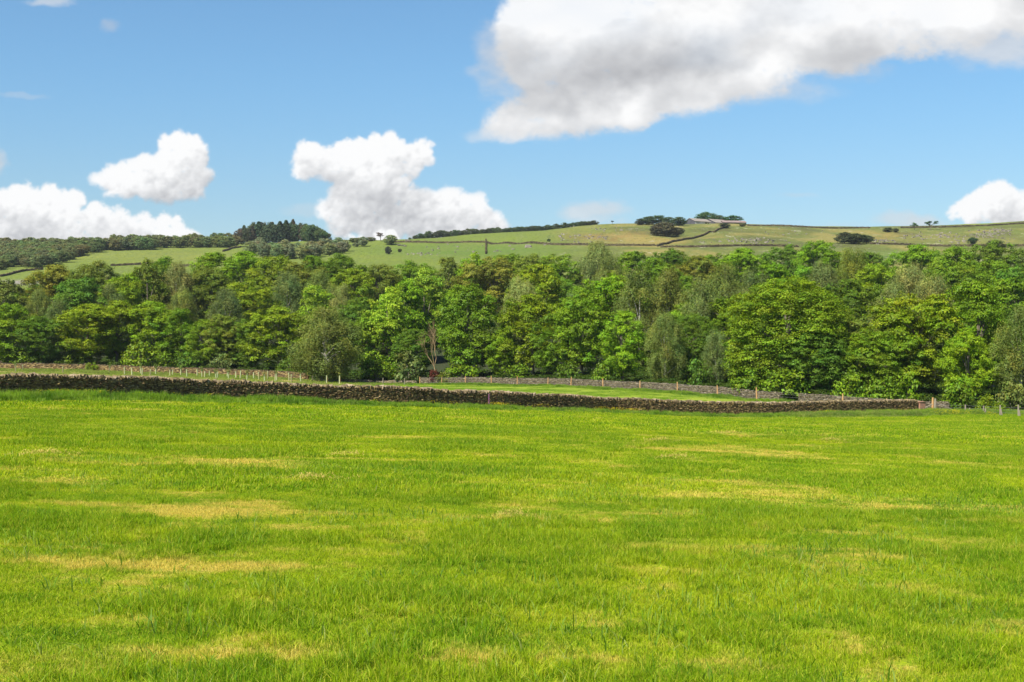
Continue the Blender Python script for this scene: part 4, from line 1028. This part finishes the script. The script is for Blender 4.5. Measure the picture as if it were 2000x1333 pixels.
# long grass along the walls
verge_p = [unlinked('verge_tuft', tuft_mesh('verge_tuft', 450 + i, 1.2, 420, .25, .55, .024, MV, clump=4, lean=.35)) for i in range(3)]
verge_p += [unlinked('low_verge', tuft_mesh('low_verge', 460 + i, 2.0, 420, .12, .28, .03, MV, lean=.5)) for i in range(2)]
VP, VR, VS, VI, VD = [], [], [], [], []
def verge(L, off0, off1, n, sc_, dry, tallfrac=.5, gap=0.0):
    seg = np.linalg.norm(np.diff(L, axis=0), axis=1).sum(); tt = rng.uniform(0, seg, n); P, T = at_len(L, tt)
    nz = np.array([noise.noise((q * .22, 2.0, 1.1)) for q in tt]); k = nz > -gap if gap else nz > -9
    P, T, tt, nz = P[k], T[k], tt[k], nz[k]
    nrm = np.stack([T[:, 1], -T[:, 0]], 1); o_ = rng.uniform(min(off0, off1), max(off0, off1), len(P)); X = P + nrm * o_[:, None]
    tall = rng.random(len(P)) < tallfrac * (1 + nz)
    VP.append(np.stack([X[:, 0], X[:, 1], Hg(X[:, 0], X[:, 1])], 1)); VR.append(rng.uniform(0, 6.28, len(P)))
    s = sc_ * rng.uniform(.7, 1.2, len(P)) * (1 + nz * .5); VS.append(np.stack([np.full(len(P), 1.0), np.full(len(P), 1.0), s], 1))
    VI.append(np.where(tall, rng.integers(0, 3, len(P)), 3 + rng.integers(0, 2, len(P)))); VD.append(np.clip(dry + rng.normal(0, .15, len(P)), 0, 1))
verge(mw[:7], .8, 4.0, 620, 1.1, .05, .5); verge(mw[6:], .5, 3.6, 760, .85, .15, .45); verge(mw[11:], .4, 5, 420, 1.0, .6, .6)
verge(mw, -.5, -1.6, 300, .5, .6, .3)
verge(sw, .5, 3.0, 760, .7, .2, .4)
verge(lw, .6, 26, 2400, .62, .85, .45); verge(uw, -3, 3, 200, .7, .3, .4); verge(rw, .2, 10, 420, .55, .6, .4); verge(lw, -.5, -5, 400, .9, .2, .5)
verge(np.array([(43.5, 154.), (52, 156.5), (60, 150.), (75, 141.)]), -2, 6, 900, 1.0, .35, .6)
# hill and mid pasture tussocks
n_ = 2600; xx = rng.uniform(-75, 48, n_); yy = rng.uniform(90, 262, n_); k = (yy > line_y(fieldline, xx) + 1) & (yy < line_y(woodline, xx) - .5)
xx, yy = xx[k], yy[k]; VP.append(np.stack([xx, yy, Hg(xx, yy)], 1)); VR.append(rng.uniform(0, 6.28, len(xx))); lf = xx < -22
VS.append(np.stack([np.full(len(xx), 1.5), np.full(len(xx), 1.5), np.where(lf, .7, .28)], 1)); VI.append(3 + rng.integers(0, 2, len(xx))); VD.append(np.where(lf, .95, .1))
scatter('long_grass', np.concatenate(VP), np.concatenate(VR), np.concatenate(VS), np.concatenate(VI), np.concatenate(VD), verge_p, 'long tufted grass growing along the feet of the stone walls', 'grass')

# buttercups
k_ = np.random.default_rng(5)
def flower_mesh(seed):
    k = np.random.default_rng(seed); n = 26; P = k.normal(0, .6, (n, 2)); z = k.uniform(.2, .7, n); V_, Q_ = [], []
    for i in range(n):
        c = np.array([P[i, 0], P[i, 1], z[i]]); r_ = .05; th = np.arange(6) * 1.047; ring = c + np.stack([np.cos(th) * r_, np.sin(th) * r_, np.full(6, .02)], 1)
        o_ = len(V_) * 7; V_.append(np.concatenate([ring, [c]])); Q_ += [(o_ + j, o_ + (j + 1) % 6, o_ + 6) for j in range(6)]
    return mesh_np('buttercup', np.concatenate(V_), np.array(Q_), [MF], fattr={'bv': k.random(len(Q_))})
fl = [unlinked('buttercup', flower_mesh(i)) for i in range(2)]
FPn = []
for px0, px1, n, d0 in ((955, 1075, 13, 2), (1165, 1250, 18, 2), (1590, 1660, 6, 2), (70, 190, 7, 1.5), (190, 420, 5, 2), (1820, 1940, 18, 3), (650, 900, 4, 2), (1700, 1780, 5, 3)):
    for i in range(n):
        px = random.uniform(px0, px1); X = xy(px, 100); ang = X[0] / X[1]
        D = np.interp(px, [p[0] for p in MAINW], [p[2] for p in MAINW]) if px < 1788 else np.interp(px, [1788, 1990], [154, 143])
        D -= random.uniform(.8, d0 + 1.5); FPn.append((ang * D, D))
FPn = np.array(FPn); scatter('buttercups', np.stack([FPn[:, 0], FPn[:, 1], Hg(FPn[:, 0], FPn[:, 1])], 1), rng.uniform(0, 6, len(FPn)), np.full((len(FPn), 3), .8), rng.integers(0, 2, len(FPn)), np.zeros(len(FPn)), fl, 'yellow buttercups in the long grass below the dark wall', 'flowers')
# foxglove
b = MB(); b.tube([(0, 0, 0), (.02, 0, 1.3)], [.015, .008], 5); st_ = b.mesh('stem', [mat_plain('stem_green', (.1, .18, .04))])
b = MB()
for i in range(34):
    z = .45 + i * .024; th = i * 2.4; rr = .045 * (1 - i / 50); p = np.array([math.cos(th) * .015, math.sin(th) * .015, z]); q = p + (math.cos(th) * rr, math.sin(th) * rr, -.04)
    b.tube([p, q], [.01, .022], 6)
fx_, fy_ = xy(955, 114.0); r = empty('foxglove', (fx_, fy_, hg(fx_, fy_))); tag(r, 'single pink foxglove spike standing against the dark wall', 'flower')
obj('stem', st_, r); obj('blossom', b.mesh('blossom', [mat_plain('foxglove_pink', (.30, .09, .2), (.38, .16, .28), 20)]), r)
# little heaps of cut hay
M_hay = mat_plain('hay', (.50, .37, .10), (.4, .28, .07), 12, 1.0)
def hay_mesh(seed):
    k = np.random.default_rng(seed); n = 380; P = k.normal(0, 1, (n, 3)) * (.34, .22, .04); P[:, 2] = np.abs(P[:, 2]) + .05 * np.exp(-(P[:, 0] ** 2 + P[:, 1] ** 2) * 8) + .04
    a = k.uniform(0, 3.14, n); d = np.stack([np.cos(a), np.sin(a), k.normal(0, .25, n)], 1) * k.uniform(.02, .06, (n, 1)); w = np.stack([-np.sin(a), np.cos(a), np.zeros(n)], 1) * .004
    V_ = np.stack([P - d - w, P + d - w, P + d + w, P - d + w], 1).reshape(-1, 3) + (0, 0, .02); return mesh_np('hay_clump', V_, np.arange(n * 4).reshape(-1, 4), [M_hay])
hm = [hay_mesh(i) for i in range(3)]
for i, (px, row, s, lab) in enumerate([(1425, 852, 1.2, 'small flat straw heap nearest the dark wall'), (1320, 900, 1.0, 'tiny rounded straw heap in the middle distance of the field'), (1625, 865, 1.1, 'thin straw streak right of the heap nearest the wall'), (1290, 867, 1.2, 'long low straw heap left of the tiny rounded one'),
                                       (678, 895, .9, 'tiny straw heap alone in the left half of the field'), (610, 943, .9, 'small straw scrap between the two large dry patches'), (90, 896, 1.1, 'flat straw heap near the left edge of the field'), (1000, 1018, .5, 'lone straw scrap near the middle of the field')]):
    x, y = hit(px, row); o = obj('straw_heap', hm[i % 3]); o.location = (x, y, hg(x, y)); o.scale = (s, s * .8, s * 1.3 if s > .9 else 1.2); tag(o, lab, 'straw', 'straw heaps left on the mown field')

# ------------------------------------------------------------------ world, sun, camera
SUN_AZ = Vector((-0.64, -0.77)); EL = math.radians(50)
sd = Vector((SUN_AZ.x * math.cos(EL), SUN_AZ.y * math.cos(EL), math.sin(EL))).normalized()
sun = bpy.data.lights.new('sun', 'SUN'); sun.energy = 4.6; sun.angle = math.radians(.5); sun.color = (1, .95, .87)
so = bpy.data.objects.new('sun', sun); link(so); so.rotation_euler = sd.to_track_quat('Z', 'Y').to_euler()
SKYS = 0.067; EXPO = 1.04
w = bpy.data.worlds.new('World'); sc.world = w; w.use_nodes = True; nt = w.node_tree; nt.nodes.clear(); g = N(nt)
out = g.n('ShaderNodeOutputWorld'); bg = g.n('ShaderNodeBackground'); bg.inputs[1].default_value = SKYS; g.l(bg.outputs[0], out.inputs[0])
sky = g.n('ShaderNodeTexSky', sky_type='NISHITA'); sky.sun_disc = False; sky.sun_elevation = EL
sky.sun_rotation = math.atan2(sd.x, sd.y); sky.altitude = 200; sky.air_density = 1.0; sky.dust_density = .6; sky.ozone_density = 2.0
D_ = g.n('ShaderNodeTexCoord').outputs['Generated']
sep = g.n('ShaderNodeSeparateXYZ'); g.l(D_, sep.inputs[0])
yy_ = g.math('MAXIMUM', sep.outputs[1], 0.05)
cmb = g.n('ShaderNodeCombineXYZ'); g.l(g.math('DIVIDE', sep.outputs[0], yy_), cmb.inputs[0]); g.l(g.math('DIVIDE', sep.outputs[2], yy_), cmb.inputs[1])
UV = cmb.outputs[0]
# --- cumulus clouds: puffs drawn as an image, their sunlight and shade painted in, laid on the sky's own directions
X0, X1, Y0, Y1, SS = -240, 2240, -260, 560, 1.0
cw, ch = int((X1 - X0) * SS), int((Y1 - Y0) * SS)
PX, PY = np.meshgrid(np.arange(cw) / SS + X0, np.arange(ch) / SS + Y0)
ck = np.random.default_rng(21)
def fbm(scale, octv, rough=.55, sx=1.0, seed=0):
    k = np.random.default_rng(seed); out_ = np.zeros((ch, cw)); a_ = 1; tot_ = 0
    for o_ in range(octv):
        sc_ = scale / 2 ** o_; nx, ny = int(cw / sc_ / sx) + 3, int(ch / sc_) + 3; G_ = k.random((ny, nx))
        fx_ = (np.arange(cw) / sc_ / sx); fy_ = (np.arange(ch) / sc_); ix, iy = fx_.astype(int), fy_.astype(int); tx, ty = fx_ - ix, fy_ - iy
        tx = tx * tx * (3 - 2 * tx); ty = ty * ty * (3 - 2 * ty)
        r0 = G_[iy][:, ix] * (1 - tx) + G_[iy][:, ix + 1] * tx; r1 = G_[iy + 1][:, ix] * (1 - tx) + G_[iy + 1][:, ix + 1] * tx
        out_ += a_ * (r0 * (1 - ty[:, None]) + r1 * ty[:, None]); tot_ += a_; a_ *= rough
    return out_ / tot_
def blur(a_, sg):
    n_ = int(sg * 3) + 1; kx = np.exp(-.5 * (np.arange(-n_, n_ + 1) / sg) ** 2); kx /= kx.sum()
    p_ = np.pad(a_, ((n_, n_), (n_, n_)), mode='edge')
    fk = np.zeros(p_.shape[1]); fk[:len(kx)] = kx; p_ = np.fft.irfft(np.fft.rfft(p_, axis=1) * np.fft.rfft(fk)[None], n=p_.shape[1], axis=1); p_ = np.roll(p_, -n_, axis=1)
    fk = np.zeros(p_.shape[0]); fk[:len(kx)] = kx; p_ = np.fft.irfft(np.fft.rfft(p_, axis=0) * np.fft.rfft(fk)[:, None], n=p_.shape[0], axis=0); p_ = np.roll(p_, -n_, axis=0)
    return p_[n_:-n_, n_:-n_]
def warp_img(a_, dx, dy):
    ix = np.clip(np.arange(cw)[None] + dx, 0, cw - 1.001); iy = np.clip(np.arange(ch)[:, None] + dy, 0, ch - 1.001)
    jx, jy = ix.astype(int), iy.astype(int); tx, ty = ix - jx, iy - jy
    return (a_[jy, jx] * (1 - tx) + a_[jy, jx + 1] * tx) * (1 - ty) + (a_[jy + 1, jx] * (1 - tx) + a_[jy + 1, jx + 1] * tx) * ty
LV = np.array([-.45, .72, .53]); LV /= np.linalg.norm(LV)
def cumulus(blobs, base, seed, gen=3, soft=1.6, top_bias=.6):
    """blobs: (px,row,a,b). returns alpha, brightness"""
    k = np.random.default_rng(seed); Z = np.full((ch, cw), -1e9); S_ = np.zeros((ch, cw)); puffs = []
    for px, row, a_, b_ in blobs:
        a_, b_ = a_ * 1.1 + 4, b_ * 1.1 + 4
        m = max(8, int(a_ * b_ / 60))
        for i in range(m):
            th = k.uniform(0, 6.283); ra = math.sqrt(k.random()) * .92; r_ = min(a_, b_) * k.uniform(.25, .5)
            puffs.append((px + ra * math.cos(th) * (a_ - r_ * .7), row + ra * math.sin(th) * (b_ - r_ * .7), k.uniform(-.5, .5) * b_, r_))
    cur = puffs
    for g_ in range(gen):
        nx_ = []
        for (x, y, z, r_) in cur:
            if r_ < 3.0: continue
            for i in range(5 if g_ == 0 else 4):
                d = k.normal(0, 1, 3); d[1] = -abs(d[1]) if k.random() < top_bias else d[1]; d[2] = abs(d[2]); d /= np.linalg.norm(d); rr = r_ * k.uniform(.28, .5)
                nx_.append((x + d[0] * r_ * .85, y + d[1] * r_ * .85, z + d[2] * r_ * .85, rr))
        puffs = puffs + nx_; cur = nx_
    for x, y, z, r_ in puffs:
        cx_, cy2 = (x - X0) * SS, (y - Y0) * SS; rp = r_ * SS
        x0, x1, y0, y1 = int(max(cx_ - rp, 0)), int(min(cx_ + rp + 2, cw)), int(max(cy2 - rp, 0)), int(min(cy2 + rp + 2, ch))
        if x1 <= x0 or y1 <= y0: continue
        gx_ = (np.arange(x0, x1) - cx_)[None] / rp; gy_ = (np.arange(y0, y1) - cy2)[:, None] / rp; q2 = 1 - gx_ ** 2 - gy_ ** 2
        nz = np.sqrt(np.maximum(q2, 0)); zz = z + nz * r_; sub = Z[y0:y1, x0:x1]; m = (q2 > 0) & (zz > sub)
        sub[m] = zz[m]; sh_ = gx_ * LV[0] - gy_ * LV[1] + nz * LV[2]; t2 = S_[y0:y1, x0:x1]; t2[m] = sh_[m]
    cov = (Z > -1e8).astype(float); Zc = np.where(cov > 0, Z, 0)
    wgt = blur(cov, 14) + 1e-3; zb = blur(Zc * cov, 14) / wgt; ao = np.clip((Zc - zb) / 26, -1, 1)
    wg3 = blur(cov, 2.4) + 1e-3; shl = blur(S_ * cov, 2.4) / wg3; wg4 = blur(cov, 16) + 1e-3; shl2 = blur(S_ * cov, 16) / wg4
    # depth of cloud lying between each point and the sun
    th_ = blur(cov, 9); up = np.roll(np.roll(th_, 26, axis=0), 16, axis=1); up2 = np.roll(np.roll(blur(cov, 22), 60, axis=0), 26, axis=1)
    br = .985 + .08 * shl + .12 * shl2 + .035 * ao - .05 * up - .10 * up2
    n_ = fbm(60, 5, .55, 1.6, seed + 5); br += (n_ - .5) * .26 + (fbm(16, 4, .65, 1.2, seed + 9) - .5) * .14
    al = blur(cov, soft); return al, br, cov
AL = np.zeros((ch, cw)); BR = np.ones((ch, cw))
def over(al, br):
    global AL, BR
    BR = np.where(al + AL > 1e-4, (br * al + BR * AL * (1 - al)) / np.maximum(al + AL * (1 - al), 1e-4), br); AL = al + AL * (1 - al)
wx_, wy_ = (fbm(40, 4, .6, 1, 71) - .5) * 16, (fbm(40, 4, .6, 1, 72) - .5) * 16
wx2, wy2 = (fbm(14, 4, .6, 1, 73) - .5) * 7, (fbm(14, 4, .6, 1, 74) - .5) * 7
edge = fbm(22, 5, .6, 1.3, 75); fine_ = fbm(9, 3, .7, 1.1, 76)
CUMS = [([(60, 452, 130, 34), (190, 448, 110, 38), (40, 408, 62, 40), (85, 392, 44, 28), (128, 408, 34, 34), (20, 440, 60, 34), (-70, 420, 90, 50), (215, 420, 36, 20), (-10, 470, 150, 24)], 11, .1),
        ([(328, 440, 24, 20), (322, 456, 40, 20), (300, 470, 44, 14), (345, 468, 46, 18)], 12, -.12),
        ([(352, 288, 38, 28), (380, 300, 22, 26), (350, 325, 48, 34), (385, 345, 30, 26), (285, 335, 62, 28), (230, 345, 42, 22), (200, 355, 24, 16), (310, 365, 80, 28), (350, 378, 60, 18), (235, 372, 36, 16)], 13, -.05),
        ([(605, 300, 30, 24), (595, 325, 28, 24), (640, 320, 44, 28), (690, 300, 44, 26), (755, 288, 38, 28), (730, 320, 60, 34), (775, 320, 44, 34), (822, 290, 24, 20), (835, 305, 16, 18), (735, 360, 60, 36), (680, 385, 46, 30),
          (760, 395, 80, 34), (700, 410, 66, 26), (850, 400, 50, 26), (885, 388, 34, 20), (920, 405, 40, 24), (950, 425, 36, 22), (860, 428, 90, 24), (750, 432, 110, 24), (960, 442, 40, 18), (800, 448, 160, 22), (655, 412, 36, 24), (700, 335, 50, 34)], 14, .05),
        ([(1945, 385, 38, 26), (1968, 395, 30, 26), (1905, 405, 36, 22), (1880, 415, 26, 20), (1950, 420, 66, 30), (2060, 430, 90, 36), (2010, 415, 50, 30)], 15, 0.0),
        ([(690, 466, 24, 8), (742, 464, 34, 12), (868, 462, 24, 12), (640, 474, 20, 6)], 16, -.15)]
# thin far wisps first
def wisp(px, row, a_, b_, op, bri, sd_):
    d_ = 1 - np.sqrt(((PX + wx_ * 2 - px) / a_) ** 2 + ((PY + wy_ - row) / b_) ** 2); n_ = fbm(40, 5, .6, 2.0, sd_)
    al = np.clip((d_ + (n_ - .5) * 1.0) * 1.3, 0, 1) * np.clip(d_ * 3 + .6, 0, 1); al = al * al * (3 - 2 * al) * op; over(al, np.full_like(al, bri) + (n_ - .5) * .1)
wisp(1165, 414, 105, 30, .62, .88, 81); wisp(1760, 430, 75, 22, .5, .85, 82); wisp(1550, 383, 60, 7, .22, .85, 84); wisp(212, 50, 32, 20, .35, .82, 85); wisp(95, 2, 70, 14, .55, .9, 86)
wisp(40, 187, 70, 7, .22, .85, 87); wisp(-2, 318, 26, 34, .6, .85, 88); wisp(600, 408, 60, 16, .25, .85, 89); wisp(1640, 440, 80, 12, .12, .85, 83); wisp(1810, 438, 60, 24, .35, .85, 90)
for blobs, sd_, dark_ in CUMS:
    al, br, cov = cumulus(blobs, 0, sd_)
    soft_ = blur(cov, 7); er = np.clip((soft_ - .5 + (edge - .5) * .95 + (fine_ - .5) * .8) * 2.1 + .55, 0, 1); al = blur(al, 1.2)
    al = np.clip(np.minimum(al * 1.1, er), 0, 1)
    low = np.clip((PY - min(b_[1] for b_ in blobs)) / 150, 0, 1)                   # each cloud is painted darker and thinner towards its base
    br = br - dark_ * .3 - .045 * low
    al = al * (1 - .55 * low * (1 - np.clip((soft_ - .6) * 3, 0, 1))); over(blur(warp_img(al, wx2, wy2), .9), warp_img(br, wx2, wy2))
# the high bank
BANK = [(1018, 66, 42, 50), (1075, 30, 66, 50), (1120, 70, 130, 75), (1055, 110, 70, 55), (1120, 135, 100, 50), (1280, 60, 220, 90), (1480, 50, 240, 80), (1700, 30, 260, 70), (1900, 15, 260, 44), (2080, 20, 200, 50), (1180, -60, 200, 90), (1500, -60, 400, 110), (1900, -70, 400, 110),
        (1240, 150, 160, 60), (1400, 140, 140, 46), (1500, 125, 80, 42), (1540, 128, 34, 26), (1150, 195, 110, 44), (1080, 222, 90, 36), (1010, 240, 64, 24), (975, 254, 40, 14), (1200, 215, 80, 34), (1260, 185, 60, 34), (1340, 185, 90, 30), (1430, 165, 70, 26), (1620, 90, 120, 44), (985, 205, 24, 10)]
al, br, cov = cumulus(BANK, 0, 31, 2, 3.0, .35)
c1 = warp_img(cov, wx_ * 1.6 + wx2, wy_ * 1.6 + wy2); b12 = blur(c1, 13); nn_ = fbm(70, 6, .6, 1.5, 91)
al = np.clip((b12 - .44 + (nn_ - .5) * 1.1 + (edge - .5) * .6 + (fine_ - .5) * .25) * 1.25 + .5, 0, 1); al = al * np.clip((b12 - .05) * 5, 0, 1); al = al * al * (3 - 2 * al) * (.86 + .14 * np.clip(fbm(90, 3, .5, 2, 77) * 2 - .3, 0, 1))
def gau(px, row, a_, b_): return np.exp(-((PX + wx_ * 2 - px) / a_) ** 2 - ((PY + wy_ * 2 - row) / b_) ** 2)
bb = .905 + (fbm(120, 6, .58, 1.6, 92) - .5) * .34 + (blur(warp_img(br, wx_, wy_), 4) - .8) * .35
bb += -.15 * gau(1180, 150, 170, 42) - .10 * gau(1330, 105, 240, 40) - .10 * gau(1620, 110, 90, 32) - .07 * gau(1000, 150, 60, 60) + .10 * gau(1110, 235, 160, 22) + .11 * gau(1240, 205, 50, 40) + .12 * gau(1510, 125, 60, 26) + .06 * gau(1030, 20, 70, 40) + .06 * gau(1600, 20, 400, 40) + .08 * gau(1380, 160, 90, 22)  # lit and shaded areas of the bank, painted in at set places
over(al, bb)
wisp(1935, 85, 170, 60, .75, .86, 93); wisp(1640, 125, 120, 42, .35, .8, 94); wisp(975, 120, 70, 90, .6, .84, 95); wisp(1500, 175, 160, 36, .45, .86, 96); wisp(1000, 262, 110, 20, .5, .9, 97)
BR = np.clip(BR, .55, 1.0); lin = BR ** 2.2
shade_ = np.clip((1 - BR) / .4, 0, 1)
RGBA = np.stack([lin * (1 - .045 * shade_), lin * (1 - .02 * shade_), lin * (1 + .04 * shade_), AL], -1)[::-1].astype(np.float32)
img = bpy.data.images.new('clouds', cw, ch, alpha=True, float_buffer=True); img.colorspace_settings.name = 'Non-Color'; img.alpha_mode = 'CHANNEL_PACKED'
img.pixels.foreach_set(np.ascontiguousarray(RGBA).ravel()); img.update(); img.pack()
mp = g.n('ShaderNodeMapping'); g.l(UV, mp.inputs['Vector'])
mp.inputs['Scale'].default_value = (F / (X1 - X0), F / (Y1 - Y0), 1); mp.inputs['Location'].default_value = ((1000 - X0) / (X1 - X0), (Y1 - HOR) / (Y1 - Y0), 0)
ti = g.n('ShaderNodeTexImage', extension='CLIP', interpolation='Cubic'); ti.image = img; g.l(mp.outputs[0], ti.inputs['Vector'])
CL = 1.0 / (SKYS * 2 ** EXPO)
skyc = g.mix(1.0, sky.outputs[0], g.mix(g.sstep(sep.outputs[2], .03, .21), (.79, .845, .86), (0.70, 0.965, 1.07)), 'MULTIPLY')
front_ = g.math('GREATER_THAN', sep.outputs[1], .06)
cfin = g.mix(g.math('MULTIPLY', ti.outputs['Alpha'], front_, clamp=True), skyc, g.vmath('MULTIPLY', ti.outputs['Color'], (CL, CL, CL)))
g.l(cfin, bg.inputs[0])

M_haze, nt_, o_ = newmat('haze_air'); q_ = N(nt_); pv = q_.n('ShaderNodeVolumePrincipled'); pv.inputs['Color'].default_value = (.86, .92, 1, 1)
pv.inputs['Density'].default_value = HAZE; pv.inputs['Anisotropy'].default_value = .2; q_.l(pv.outputs[0], o_.inputs['Volume'])
zt = max(float(GZ.max()) + 40, 150.0); zb = float(GZ.min()) - 1
b = MB(); b.box((0, (gy[0] + gy[-1]) / 2, (zt + zb) / 2), (gx[-1] * 2 + 40, gy[-1] - gy[0] + 80, zt - zb))
hz = obj('haze', b.mesh('haze', [M_haze])); tag(hz, 'thin pale air between the field and the hills', 'haze', kind='stuff')
cam = bpy.data.cameras.new('camera'); cam.lens = 50; cam.sensor_width = 36; cam.clip_end = 8000; cam.clip_start = .3
co = bpy.data.objects.new('camera', cam); link(co); co.location = (0, 0, CAM + 0.0); co.rotation_euler = (math.radians(90) + math.atan((HOR - 666.5) / F), 0, 0)
sc.camera = co
sc.view_settings.view_transform = 'Standard'; sc.view_settings.look = 'None'; sc.view_settings.gamma = 1; sc.view_settings.exposure = EXPO
cy_ = sc.cycles; cy_.max_bounces = 6; cy_.transparent_max_bounces = 8; cy_.diffuse_bounces = 4; cy_.glossy_bounces = 2; cy_.transmission_bounces = 3; cy_.volume_bounces = 0
cy_.use_denoising = True
print('trees', len(TREES), 'left hill', tot)
